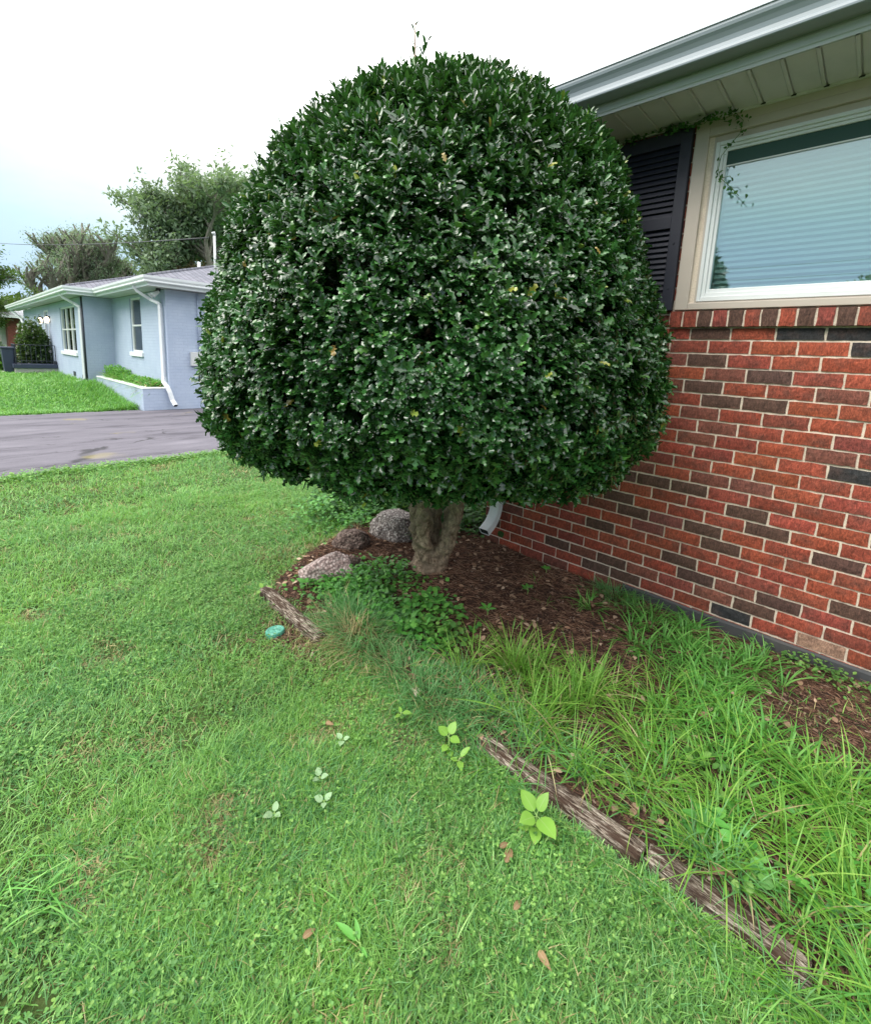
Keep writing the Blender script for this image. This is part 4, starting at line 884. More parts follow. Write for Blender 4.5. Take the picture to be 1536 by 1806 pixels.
    sx = np.array(sx); al = .55; Ds = np.stack([np.cos(sx[:, 3]) * np.sin(al), np.sin(sx[:, 3]) * np.sin(al), np.full(len(sx), math.cos(al))], -1); Ms = scl(frame(Ds, np.tile([0, 0, 1.0], (len(sx), 1))), sx[:, 4], sx[:, 4] * .9, sx[:, 4])
    def legal(Q):   # never inside the wall or the eave
        return ~((Q[:, 1] > WALL_Y - .05) & (Q[:, 0] > CORNER_X - .05)) & ~((Q[:, 1] > 2.43) & (Q[:, 2] > 2.84) & (Q[:, 0] > -2.72)) & ~((Q[:, 0] > -2.13) & (Q[:, 0] < -1.93) & (Q[:, 1] > 2.86)) & ~((Q[:, 1] > 2.90) & (Q[:, 0] > -1.45) & (Q[:, 2] > 1.88))
    B = []
    def put(Q, Mx_, hi):
        t = Q[:, 2] + rg.normal(size=len(Q)) * .25; spiny = t < 2.35
        c = rg.integers(0, 2, len(Q)); ok = legal(Q) & legal(Q + Mx_[:, :, 0])
        for a in range(4):
            m = ok & ((spiny & (c == a)) if a < 2 else (~spiny & (c == a - 2)))
            B.append((*HOLLY[a], Mx_[m], Q[m], 0))
    put(T, Mm, True); put(Pi, Mi, False); put(sx[:, :3], Ms, True)
    inst_mesh('foliage', B, M['holly'], root)
    # trunk: fused stems on a flared, knobbly base, voxel-welded into one surface
    mb = MB()
    bx, by, bz = -2.09, 2.27, .06
    def stem(pts, rr): mb.tube(pts, rr, 12)
    stem([(bx, by, bz - .06), (bx, by, bz + .06), (bx + .01, by, bz + .16), (bx + .02, by + .01, bz + .24)], [.155, .135, .10, .050])
    for k_ in range(7):
        a = k_ * .9 + .3; stem([(bx + math.cos(a) * .15, by + math.sin(a) * .15, bz - .05), (bx + math.cos(a) * .09, by + math.sin(a) * .09, bz + .05), (bx + math.cos(a) * .05, by + math.sin(a) * .05, bz + .2)], [.03, .045, .04])
    br = []
    tops = [(-.42, -.30, .055, -.055, -.045), (-.05, -.45, .058, .005, -.07), (.40, .05, .058, .085, .02), (.25, .35, .055, .04, .06), (-.35, .30, .048, -.04, .05)]
    for tx, ty, rr, ox, oy in tops:
        p0 = Vector((bx + ox * .6, by + oy * .6, bz + .10)); p1 = Vector((bx + ox * 1.45 + .015, by + oy * 1.45, bz + .30)); p2 = Vector((bx + ox * 1.6 + .04 + tx * .05, by + oy * 1.6 + ty * .07, bz + .62)); p3 = Vector((bx + tx * .7, by + ty * .7, 1.15)); p4 = Vector((bx + tx * 1.35, by + ty * 1.35, 1.75)); p5 = Vector((bx + tx * 1.7, by + ty * 1.7, 2.4))
        mb.tube([p0, p1, p2, p3, p4, p5], [rr * 1.1, rr * .86, rr * .8, rr * .7, rr * .45, rr * .2], 12); br.append((p3, p4, p5, rr))
    me = bpy.data.meshes.new('trunk'); me.from_pydata(mb.v, [], mb.f); me.update(); o = link('trunk', me, M['bark_holly'], root)
    md = o.modifiers.new('r', 'REMESH'); md.mode = 'VOXEL'; md.voxel_size = .007; md.use_smooth_shade = True
    sm = o.modifiers.new('s', 'SMOOTH'); sm.iterations = 4; sm.factor = .6
    tx_ = bpy.data.textures.new('knobs', 'CLOUDS'); tx_.noise_scale = .055; tx_.noise_depth = 3
    dm = o.modifiers.new('d', 'DISPLACE'); dm.texture = tx_; dm.strength = .06; dm.mid_level = .5; dm.texture_coords = 'GLOBAL'
    # inner limbs
    rnd = random.Random(2); mb = MB()
    for p3, p4, p5, rr in br:
        for q in range(16):
            s_ = p3.lerp(p4, rnd.random()) if q % 2 else p4.lerp(p5, rnd.random()); a = rnd.uniform(0, 6.28); z_ = rnd.uniform(1.05, 2.9); r2 = float(crown_r(np.array(z_), np.array(a))) * .9
            e_ = Vector((TC[0] + math.cos(a) * r2, TC[1] + math.sin(a) * r2, z_))
            if e_.y > 2.85: e_.y = 2.85
            if e_.z > 2.8 and e_.y > 2.35: e_.y = 2.35
            md_ = s_.lerp(e_, .5) + Vector((0, 0, -.06)); mb.tube([s_, md_, e_], [.016, .010, .003], 5)
    mb.tube([(-1.86, 1.78, 2.75), (-1.868, 1.75, 2.95), (-1.872, 1.75, 3.20)], [.006, .005, .003], 5); mb.tube([(-1.89, 1.62, 2.68), (-1.89, 1.60, 2.93)], [.003, .0015], 5)
    mb.build('limbs', M['bark_holly'], root, True)
holly()
# ------------------------------------------------------------------ grass and ground plants
def blade_tpl(seg, curve, fold=.0, wmax=.45):
    v = []; uv = []; f = []
    for i in range(seg):
        t = i / seg; w_ = .5 * (1 - t ** 2.2 * .7) * (.7 + .3 * min(1, t * 4 + .2)); x = curve * t * t; z = t * (1 - .28 * abs(curve) * t)
        v += [(x, w_, z), (x, -w_, z)]; uv += [(t, 1), (t, 0)]
    v.append((curve, 0, 1 - .28 * abs(curve))); uv.append((1, .5)); n = len(v) - 1
    for i in range(seg - 1): f.append((2 * i, 2 * i + 1, 2 * i + 3, 2 * i + 2))
    f.append((2 * seg - 2, 2 * seg - 1, n)); return np.array(v, float), f, uv
SHORT = [blade_tpl(2, .25), blade_tpl(2, .6), blade_tpl(3, .95)]
LONG = [blade_tpl(5, .35), blade_tpl(6, .8), blade_tpl(7, 1.25)]
M['grass'] = leafmat('lawn_blade', [(0, (.055, .15, .035)), (.35, (.14, .32, .075)), (.80, (.22, .44, .11)), (1, (.36, .58, .20))], .45, .34, .4, transcol=(.30, .65, .05), big=(.7, (.21, .42, .07), .48, .75), noise_amt=.2, nscale=2.0)
M['clover'] = leafmat('clover_leaf', [(0, (.07, .18, .045)), (.6, (.12, .28, .06)), (1, (.22, .38, .09))], .5, .3, .35, noise_amt=.2)
M['drygrass'] = leafmat('dry_blade', [(0, (.24, .19, .085)), (.6, (.40, .34, .17)), (1, (.54, .48, .28))], .7, .3, .2, transcol=(.5, .35, .15))
M['bluegrass'] = leafmat('fine_blue_blade', [(0, (.065, .19, .060)), (.6, (.115, .31, .10)), (1, (.22, .43, .18))], .5, .35, .35, noise_amt=.15)
M['sedge'] = leafmat('sedge_blade', [(0, (.10, .27, .035)), (.6, (.17, .38, .055)), (1, (.30, .50, .10))], .45, .4, .4, noise_amt=.15)
M['crab'] = leafmat('crabgrass_blade', [(0, (.07, .24, .045)), (.6, (.13, .37, .07)), (1, (.23, .48, .12))], .45, .38, .4, noise_amt=.15)
M['weed'] = leafmat('weed_leaf', [(0, (.05, .19, .035)), (.6, (.09, .30, .05)), (1, (.15, .38, .07))], .45, .3, .4, midrib=(.22, .38, .12))
M['ivy'] = leafmat('ivy_leaf', [(0, (.018, .065, .018)), (.6, (.04, .13, .03)), (1, (.08, .20, .045))], .65, .25, .25, midrib=(.15, .25, .10))
M['limeweed'] = leafmat('lime_leaf', [(0, (.17, .36, .05)), (1, (.24, .44, .08))], .45, .4, .4, midrib=(.35, .50, .2))

def blades(tpls, x, y, h, w_, tilt, mi, z=None, yaw=None, probs=None, rg=RNG, sink=.004):
    n = len(x); x = np.asarray(x); y = np.asarray(y)
    if n == 0: return []
    z = ground_z(x, y) if z is None else z
    yaw = rg.uniform(0, 2 * np.pi, n) if yaw is None else yaw
    Mx_ = np.einsum('nij,njk->nik', rotz(yaw), roty(np.abs(rg.normal(size=n)) * tilt)); Mx_ = np.einsum('nij,njk->nik', Mx_, rotz(rg.uniform(-.5, .5, n)))
    Mx_ = scl(Mx_, h, w_, h); T = np.stack([x, y, z - sink], -1); c = rg.choice(len(tpls), n, p=probs); mi = np.broadcast_to(mi, n)
    return [(*tpls[a], Mx_[c == a], T[c == a], mi[c == a]) for a in range(len(tpls))]
def flat_leaves(tpl, x, y, z, size, mi, pitch=.35, rg=RNG, yaw=None, aspect=1.0):
    n = len(x); yaw = rg.uniform(0, 2 * np.pi, n) if yaw is None else yaw
    Mx_ = np.einsum('nij,njk->nik', rotz(yaw), roty(-rg.uniform(-.1, pitch * 2, n))); Mx_ = np.einsum('nij,njk->nik', Mx_, rotx(rg.normal(size=n) * .3))
    return [(*tpl, scl(Mx_, size, size * aspect, size), np.stack([x, y, z], -1), mi)]

TIMBERS = [(-2.70, -2.00, 1.345, 1.315), (-1.98, -.97, 1.37, 1.385), (-.96, -.315, 1.415, 1.415), (-.30, .11, 1.435, 1.43)]
def near_timber(x, y, pad=.0):
    m = np.zeros(np.shape(x), bool)
    for i, (a, b, ya, yb) in enumerate(TIMBERS):
        if i == 1: continue
        yc = ya + (yb - ya) * (x - a) / (b - a); m |= (x > a - pad) & (x < b + pad) & (np.abs(y - yc) < .048 + pad)
    return m
def trunkish(x, y): return ((x + 2.09) ** 2 + (y - 2.27) ** 2) < .14 ** 2

def lawn():
    rg = np.random.default_rng(21); B = []
    def region(n, x0, x1, y0, y1, dens=None):
        x = rg.uniform(x0, x1, n); y = rg.uniform(y0, y1, n)
        k = (bed_mask(x, y, .04) < .45 + rg.normal(size=n) * .15) & (x > -6.98 + (fbm(x * 0, y, 2.2, 21) - .5) * .30) & ~near_timber(x, y, .004) & ~((y > WALL_Y - .02) & (x > CORNER_X))
        # worn patches at the bed corner and thin spots
        bare = np.exp(-(((x + 2.15) / .28) ** 2 + ((y - 1.22) / .10) ** 2)) + .8 * np.exp(-(((x + 2.72) / .22) ** 2 + ((y - 1.45) / .2) ** 2)) + .75 * np.exp(-(((x + 3.05) / .16) ** 2 + ((y - 1.95) / .28) ** 2))
        k &= rg.random(n) > bare * 1.1
        k &= rg.random(n) > .55 * sstep(.60, .75, fbm(x, y, 3.2, 40))
        lid_ = ((x + 2.26) ** 2 + (y - 1.185) ** 2) < .055 ** 2
        return x[k & ~lid_], y[k & ~lid_]
    for n, bx, h0, h1, w0, w1 in ((120000, (-1.7, .5, .1, 1.46), .030, .062, .0022, .0040), (190000, (-3.4, .9, -1.2, 1.46), .028, .062, .0024, .0042), (170000, (-5.2, -2.4, -1.4, 4.6), .032, .068, .003, .0055), (120000, (-7.05, -4.6, -2.5, 9), .03, .075, .0045, .008), (16000, (-4.8, -2.6, 4.2, 9), .04, .07, .007, .010)):
        x, y = region(n, *bx); m = len(x); pat = fbm(x, y, 1.6, 50); tall = fbm(x, y, 5.5, 60)
        h = rg.uniform(h0, h1, m) * (.70 + .8 * tall) * (1 - .45 * sstep(.62, .80, dry_ := fbm(x, y, 4.2, 70))); w_ = rg.uniform(w0, w1, m)
        r = rg.random(m); mi = np.zeros(m, int); dry = fbm(x, y, 4.2, 70); mi[r < .04 + .50 * sstep(.62, .78, dry)] = 1; mi[(r > .80 - .35 * sstep(.5, .7, pat))] = 2
        B += blades(SHORT, x, y, h, w_, .62, mi, probs=[.3, .4, .3], rg=rg)
    # small leaves of clover and creeping weeds mixed through the turf
    for n, bx, s in ((30000, (-3.4, .5, -1.0, 1.46), .0072), (10000, (-5.5, -2.5, -1.2, 4.6), .010), (5000, (-7.0, -4.8, -2, 8), .016)):
        x, y = region(n, *bx); d = sstep(.46, .64, fbm(x, y, 2.4, 80)) + .7 * np.exp(-(((x + 1.0) / .4) ** 2 + ((y - 1.12) / .16) ** 2)) + .6 * np.exp(-(((x + .45) / .5) ** 2 + ((y - .85) / .3) ** 2)) + .12
        k = rg.random(len(x)) < d * .8; x, y = x[k], y[k]; m = len(x); z = ground_z(x, y) + rg.uniform(.016, .050, m)
        cx = np.repeat(x, 3); cy = np.repeat(y, 3); cz = np.repeat(z, 3); yaw = np.repeat(rg.uniform(0, 6.28, m), 3) + np.tile([0, 2.09, 4.19], m)
        B += flat_leaves(ROUND, cx, cy, cz, np.repeat(rg.uniform(.7, 1.3, m) * s, 3), 3, .3, rg, yaw)
    # longer tufts standing out of the mown lawn
    for k in range(210):
        cx, cy = rg.uniform(-6.8, .2), rg.uniform(-1.0, 6.0)
        if bed_mask(np.array([cx]), np.array([cy]))[0] > .3: continue
        m = rg.integers(14, 34); x = cx + rg.normal(size=m) * .022; y = cy + rg.normal(size=m) * .022; yw = np.arctan2(y - cy, x - cx) + rg.normal(size=m) * .4
        B += blades(LONG, x, y, rg.uniform(.05, .105, m), rg.uniform(.003, .0055, m) * (1.4 if cx < -4 else 1), .6, 4 if rg.random() < .5 else 0, yaw=yw, rg=rg)
    for cx, cy in ((-1.52, .06), (-1.60, .0)): 
        m = 26; x = cx + rg.normal(size=m) * .03; y = cy + rg.normal(size=m) * .03; B += blades(LONG, x, y, rg.uniform(.09, .16, m), rg.uniform(.004, .0065, m), .7, 4, yaw=rg.normal(size=m) * .6 + .8, rg=rg)
    # unmown fringe along the drive and along the timbers
    x = -6.93 + rg.normal(size=7000) * .07; y = rg.uniform(-2.5, 8, 7000); B += blades(LONG, x, y, rg.uniform(.05, .13, 7000), rg.uniform(.005, .009, 7000), .7, 0, rg=rg)
    x = -6.93 + rg.normal(size=5000) * .09; y = rg.uniform(-2.5, 8, 5000); B += flat_leaves(ROUND, x, y, ground_z(x, y) + rg.uniform(.02, .07, 5000), rg.uniform(.02, .034, 5000), 3, .3, rg)
    x = rg.uniform(-2.9, .3, 4200); y = 1.345 + rg.normal(size=4200) * .028 - .02; k = ~near_timber(x, y, 0); x, y = x[k], y[k]; B += blades(LONG, x, y, rg.uniform(.04, .09, len(x)), rg.uniform(.0024, .004, len(x)), .75, rg.choice([0, 2, 1], len(x), p=[.5, .35, .15]), rg=rg)
    o = inst_mesh('lawn_grass', B, [M['grass'], M['drygrass'], M['bluegrass'], M['clover'], M['crab']]); tag(o, 'short mown lawn of mixed grass and clover', 'grass', kind='stuff')
    # neighbour lawn, longer and coarser
    B = []; n = 95000; x = -12.7 - rg.random(n) ** 1.6 * 16; y = rg.uniform(-7, 3.3, n); k = (x < np.where(y > 3.05, -99, 0)) | ((x < -12.75) & (y < np.where(x > -17.2, PY - .04, WY - .04)) & ~((x < -22) & (x > -27) & (y > .98))); x, y = x[k], y[k]
    B += blades(LONG, x, y, rg.uniform(.06, .13, len(x)) * (1 + .9 * np.exp(-((y - 3.0) / .45) ** 2)), rg.uniform(.010, .018, len(x)) * (1 + .05 * (-x - 12)), .6, rg.choice([0, 4], len(x)), rg=rg)
    n = 3600; x = rg.uniform(-16.8, -12.75, n); y = PY - .06 - np.abs(rg.normal(size=n)) * .25; B += blades(LONG, x, y, rg.uniform(.14, .30, n), rg.uniform(.010, .018, n), .7, 4, rg=rg)
    o = inst_mesh('neighbour_grass', B, [M['grass'], M['drygrass'], M['bluegrass'], M['clover'], M['crab']]); tag(o, 'longer bright grass of the neighbour lawn in front of the blue house', 'grass', kind='stuff')
    # planter weeds
    B = []; n = 2600; x = rg.uniform(WX + .4, FX - .2, n); y = rg.uniform(PY + .16, RY - .04, n); z = .44 + 0 * x; hh = .16 + .30 * fbm(x, y, 1.1, 7)
    B += blades(LONG, x, y, hh * rg.uniform(.5, 1.2, n), rg.uniform(.012, .022, n), .5, rg.choice([0, 1, 4], n, p=[.3, .15, .55]), z=z, rg=rg)
    n = 6000; x = rg.uniform(WX + .4, FX - .2, n); y = rg.uniform(PY + .14, RY - .03, n); z = .47 + rg.random(n) * (.10 + .38 * np.clip(fbm(x, y, 1.3, 8) * 1.5 - .35, 0, 1)); B += flat_leaves(OVAL, x, y, z, rg.uniform(.04, .08, n), 4, .5, rg)
    o = inst_mesh('planter_weeds', B, [M['grass'], M['drygrass'], M['bluegrass'], M['clover'], M['crab']]); tag(o, 'tangle of green weeds filling the blue brick planter', 'weeds', kind='stuff')
lawn()

def bed_plants():
    rg = np.random.default_rng(33); B = []
    mats = [M['bluegrass'], M['sedge'], M['crab'], M['drygrass'], M['weed'], M['ivy'], M['limeweed'], M['clover']]
    def clump(cx, cy, rx, ry, n, h, w_, mi, tilt=.5, tp=LONG, probs=None, dry=0.0, out_=.5):
        x = cx + rg.normal(size=n) * rx; y = cy + rg.normal(size=n) * ry; k = ~near_timber(x, y, .002) & (y < WALL_Y - .03) & ~trunkish(x, y); x, y = x[k], y[k]; m = len(x)
        yw = np.arctan2((y - cy) / ry, (x - cx) / rx) + rg.normal(size=m) * (1.6 - out_ * 1.4)
        mm = np.full(m, mi); mm[rg.random(m) < dry] = 3
        return blades(tp, x, y, rg.uniform(h * .55, h * 1.15, m), rg.uniform(w_ * .7, w_ * 1.3, m), tilt, mm, yaw=yw, rg=rg, probs=probs)
    # dark fine tussock with straw at its foot
    B += clump(-1.93, 1.52, .13, .07, 1100, .155, .0034, 0, .45, dry=.05, out_=.8); B += clump(-1.80, 1.42, .13, .05, 700, .13, .0026, 3, .8, out_=.9); B += clump(-2.02, 1.40, .10, .05, 420, .11, .0026, 3, .9, out_=.9)
    # blue green fine grass over the buried timber
    for cx, cy, rx, ry, n in ((-1.45, 1.47, .20, .07, 1700), (-1.15, 1.56, .17, .08, 1500), (-1.28, 1.40, .16, .06, 1100), (-1.0, 1.50, .10, .06, 500), (-.86, 1.36, .16, .035, 500)): B += clump(cx, cy, rx, ry, int(n * .8), .115, .0034, 0, .75, dry=.10, out_=.6)
    # yellow green sedge tufts
    for k in range(24):
        cx, cy = rg.normal(-.93, .17), rg.normal(1.80, .17); B += clump(cx, cy, .02, .02, 34, .24, .0046, 1, .40, dry=.06, out_=.9, probs=[.5, .35, .15])
    for k in range(44):
        cx, cy = rg.uniform(-.75, .75), rg.uniform(1.52, 2.3)
        if rg.random() < .8: B += clump(cx, cy, .025, .02, 30, .22, .0048, 1, .50, dry=.05, out_=.9, probs=[.4, .4, .2])
    # broad bladed crabgrass
    for k in range(88):
        t = rg.random(); cx = -.62 + .62 * t + rg.normal() * .19; cy = 2.72 - .55 * t + rg.normal() * .17
        if cx > -.22 and cy > 2.2 and rg.random() < .7: continue
        B += clump(cx, min(cy, 2.90), .022, .022, 24, .145, .0085, 2, .75, out_=.95, probs=[.3, .4, .3])
    for k in range(52):
        cx, cy = rg.uniform(-.5, .9), rg.uniform(1.55, 2.35); B += clump(cx, cy, .02, .02, 18, .13, .007, 2, .75, out_=.95)
    for k in range(46):
        cx = rg.uniform(-.92, .30); cy = 1.50 + abs(rg.normal()) * .09; B += clump(cx, cy, .018, .012, 20, .15, .0045, int(rg.choice([1, 2, 0])), .75, dry=.08, out_=.85)
    for k in range(46):
        cx = rg.uniform(-.96, .20); B += clump(cx, 1.365 - abs(rg.normal()) * .012, .018, .008, 12, .09, .004, int(rg.choice([1, 2, 0])), .7, out_=.8)
    for k in range(12): B += clump(rg.uniform(.08, .35), rg.uniform(1.34, 1.5), .03, .02, 26, .17, .0045, int(rg.choice([1, 2])), .6, out_=.9)
    for k in range(20): B += clump(rg.uniform(-.05, .5), rg.uniform(1.5, 2.1), .03, .02, 26, .25, .005, 1, .5, out_=.9)
    B += clump(-1.02, 2.90, .07, .035, 260, .13, .0040, 0, .6, out_=.9); B += clump(-.80, 2.84, .08, .04, 160, .12, .005, 2, .6, out_=.9)
    for k in range(26): cx, cy = rg.uniform(-1.5, .6), rg.uniform(1.5, 2.95); B += clump(cx, cy, .012, .012, 9, .08, .004, 2, .7, out_=.95)
    # low mixed cover under the tall blades
    n = 6000; x = rg.uniform(-1.3, .9, n); y = rg.uniform(1.5, 2.9, n); k = ((fbm(x, y, 4, 90) > .47) | (y < 1.62)) & (y < 2.9 - (x + 1.3) * .05) & (x > -1.25 + (y - 1.5) * .55) & ~near_timber(x, y, .002); x, y = x[k], y[k]
    B += blades(SHORT, x, y, rg.uniform(.03, .09, len(x)), rg.uniform(.003, .005, len(x)), .8, rg.choice([1, 2, 0, 3], len(x), p=[.3, .3, .15, .25]), rg=rg)
    # broadleaf ground cover
    def leaves(cx, cy, rx, ry, n, s, mi, hmax, tp=OVAL, pitch=.4):
        x = cx + rg.normal(size=n) * rx; y = cy + rg.normal(size=n) * ry; k = (y < WALL_Y - .02) | (x < CORNER_X); k &= ~trunkish(x, y); x, y = x[k], y[k]; m = len(x); e = np.exp(-.5 * (((x - cx) / rx) ** 2 + ((y - cy) / ry) ** 2))
        return flat_leaves(tp, x, y, ground_z(x, y) + .01 + rg.random(m) * hmax * (.3 + .7 * e), rg.uniform(s * .6, s * 1.25, m), mi, pitch, rg, aspect=1.25)
    for a in ((-2.28, 1.74, .15, .12, 900, .034, 4, .09), (-2.18, 1.98, .12, .10, 500, .030, 4, .08), (-2.47, 1.62, .10, .06, 220, .032, 4, .06), (-1.98, 1.70, .10, .08, 360, .034, 4, .10), (-1.70, 1.86, .13, .11, 330, .040, 4, .10), (-1.62, 1.68, .10, .06, 170, .042, 4, .12), (-1.50, 1.78, .08, .06, 110, .038, 7, .10)): B += leaves(*a)
    for a in ((-3.55, 2.95, .30, .28, 2300, .050, 5, .30), (-3.0, 3.05, .25, .22, 1700, .055, 5, .34), (-2.75, 2.85, .18, .14, 800, .05, 5, .24), (-3.65, 2.6, .22, .25, 900, .045, 4, .20), (-3.3, 2.48, .15, .10, 260, .04, 4, .10), (-3.2, 3.6, .5, .4, 2400, .06, 5, .40), (-2.35, 3.35, .12, .25, 500, .05, 5, .25)): B += leaves(*a)
    for a in ((-.24, 1.88, .07, .05, 70, .034, 7, .06), (-.16, 1.63, .06, .05, 46, .05, 4, .08), (-.03, 1.60, .06, .05, 50, .034, 7, .06), (-.02, 2.92, .14, .06, 260, .022, 7, .07), (.25, 2.85, .2, .08, 240, .022, 7, .07), (-.45, 1.60, .08, .05, 60, .03, 7, .05), (.2, 1.75, .2, .15, 150, .034, 4, .08)): B += leaves(*a)
    # longer blades at the lawn's edge by the rocks
    B += clump(-3.35, 2.3, .14, .35, 900, .10, .005, 0, .6); B += clump(-3.15, 1.8, .10, .22, 500, .07, .004, 3, .7, dry=.2); B += clump(-3.5, 2.4, .18, .4, 1000, .12, .006, 2, .6, dry=.1)
    B += clump(-2.72, 1.26, .07, .05, 90, .10, .005, 2, .5); B += clump(-2.62, 1.22, .10, .05, 260, .06, .003, 3, 1.0)
    # straw lying on the worn corner
    n = 1500; x = -2.1 + rg.normal(size=n) * .30; y = 1.23 + rg.normal(size=n) * .07; k = ~near_timber(x, y, -.01); x, y = x[k], y[k]; B += blades(SHORT, x, y, rg.uniform(.03, .06, len(x)), rg.uniform(.002, .004, len(x)), 1.3, 3, rg=rg)
    o = inst_mesh('bed_weeds', B, mats); tag(o, 'weeds and long grass growing through the mulch bed', 'weeds', kind='stuff')
    # small sprouts on the open mulch
bed_plants()

def mulch_litter():
    rg = np.random.default_rng(44)
    m1, nt, _, L = mat('bark_chip'); g_ = N(nt, 'ShaderNodeNewGeometry'); tc = N(nt, 'ShaderNodeTexCoord').outputs['Object']; nn = noise_n(nt, 150, 3, .7, tc)
    c = ramp(nt, [(0, (.05, .027, .018)), (.5, (.13, .070, .048)), (.85, (.24, .14, .10)), (.95, (.38, .26, .19)), (1, (.58, .47, .38))], g_.outputs['Random Per Island']).outputs[0]
    c = mixc(nt, c, (.05, .03, .02), nn.outputs[0]); out(nt, princ(nt, c, .9, .2).outputs[0])
    chip = (np.array([(-.5, -.5, 0), (.5, -.35, .1), (.45, .5, 0), (-.4, .4, .12), (-.5, -.5, -.5), (.5, -.35, -.5), (.45, .5, -.5), (-.4, .4, -.5)], float), [(0, 1, 2, 3), (0, 4, 5, 1), (1, 5, 6, 2), (2, 6, 7, 3), (3, 7, 4, 0)], [(0, 0)] * 8)
    n = 46000; x = rg.uniform(-3.5, 1.2, n); y = rg.uniform(1.34, 4.0, n); k = (bed_mask(x, y, .05) > .4) & ~near_timber(x, y, .0) & ~trunkish(x, y) & ((y < WALL_Y - .012) | (x < CORNER_X - .02))
    x, y = x[k], y[k]
    # a few strays outside the edge
    x = np.concatenate([x, -2.15 + rg.normal(size=500) * .22]); y = np.concatenate([y, 1.22 + rg.normal(size=500) * .06]); m = len(x)
    z = ground_z(x, y) + .009
    Mx_ = np.einsum('nij,njk->nik', rotz(rg.uniform(0, 6.28, m)), np.einsum('nij,njk->nik', roty(rg.normal(size=m) * .35), rotx(rg.normal(size=m) * .35)))
    l = rg.uniform(.008, .026, m) * (1 + (rg.random(m) < .03) * 1.2); B = [(*chip, scl(Mx_, l, l * rg.uniform(.25, .6, m), .004 + 0 * l), np.stack([x, y, z], -1), 0)]
    o = inst_mesh('bark_mulch', B, [m1], smooth=False); tag(o, 'dark red brown bark mulch chips over the planting bed', 'mulch', kind='stuff')
    # pine straw
    st = blade_tpl(4, .35); m2 = leafmat('pine_straw', [(0, (.11, .05, .032)), (.5, (.24, .12, .075)), (1, (.42, .27, .18))], .6, .0, .3)
    n = 26000; x = rg.uniform(-3.3, 1.2, n); y = rg.uniform(1.4, 2.97, n); k = (bed_mask(x, y, .05) > .5) & ~near_timber(x, y, 0) & ~trunkish(x, y) & (rg.random(n) < .35 + fbm(x, y, 2.5, 95)); x, y = x[k], y[k]; m = len(x)
    Mx_ = np.einsum('nij,njk->nik', rotz(rg.uniform(0, 6.28, m)), roty(R(90) + rg.normal(size=m) * .10)); Mx_ = np.einsum('nij,njk->nik', Mx_, rotz(rg.choice([R(90), R(-90)], m)))
    l = rg.uniform(.04, .10, m); B = [(*st, scl(Mx_, l, .0016 + 0 * l, l), np.stack([x, y, ground_z(x, y) + .013 + rg.random(m) * .010], -1), 0)]
    o = inst_mesh('pine_straw', B, [m2]); tag(o, 'thin reddish pine needles strewn over the mulch', 'straw', kind='stuff')
    m3 = leafmat('leaf_litter', [(0, (.10, .055, .035)), (.4, (.22, .13, .085)), (.8, (.38, .26, .18)), (1, (.50, .38, .28))], .7, .1, .2)
    n = 1700; x = rg.uniform(-3.0, .9, n); y = rg.uniform(1.42, 2.95, n); w_ = .35 + 1.0 * np.exp(-(((x + 1.15) / .3) ** 2 + ((y - 1.95) / .22) ** 2)) + .9 * np.exp(-(((x + 2.5) / .25) ** 2 + ((y - 1.55) / .2) ** 2)); k = (bed_mask(x, y, .05) > .5) & ~near_timber(x, y, .0) & ~trunkish(x, y) & (rg.random(n) < w_); x, y = x[k], y[k]
    B = flat_leaves(OVAL, x, y, ground_z(x, y) + .014 + rg.random(len(x)) * .012, rg.uniform(.022, .05, len(x)), 0, .25, rg)
    o = inst_mesh('leaf_litter', B, [m3]); tag(o, 'dead tan leaves scattered over the mulch', 'dead leaves', kind='stuff')
mulch_litter()

# ------------------------------------------------------------------ landscape timbers
def woodmat():
    m, nt, _, L = mat('weathered_timber'); tc = N(nt, 'ShaderNodeTexCoord').outputs['Object']
    n = noise_n(nt, 170, 6, .75, mapping(nt, tc, (.09, 1, 1)), dist=.8); n2 = noise_n(nt, 34, 5, .75, mapping(nt, tc, (.22, 1, 1))); n3 = noise_n(nt, 5, 5, .7, tc)
    c = ramp(nt, [(.38, (.018, .012, .010)), (.46, (.09, .062, .046)), (.53, (.36, .30, .24)), (.64, (.64, .58, .50))], n.outputs[0]).outputs[0]
    c = mixc(nt, c, (.07, .042, .030), ramp(nt, [(.48, (0, 0, 0)), (.57, (.9, .9, .9))], n2.outputs[0]).outputs[0])
    c = mixc(nt, c, (.045, .030, .024), ramp(nt, [(.52, (0, 0, 0)), (.66, (.85, .85, .85))], n3.outputs[0]).outputs[0])
    out(nt, princ(nt, c, .95, .1, bump(nt, n.outputs[0], 1, .012)).outputs[0]); return m
M['timber'] = woodmat()
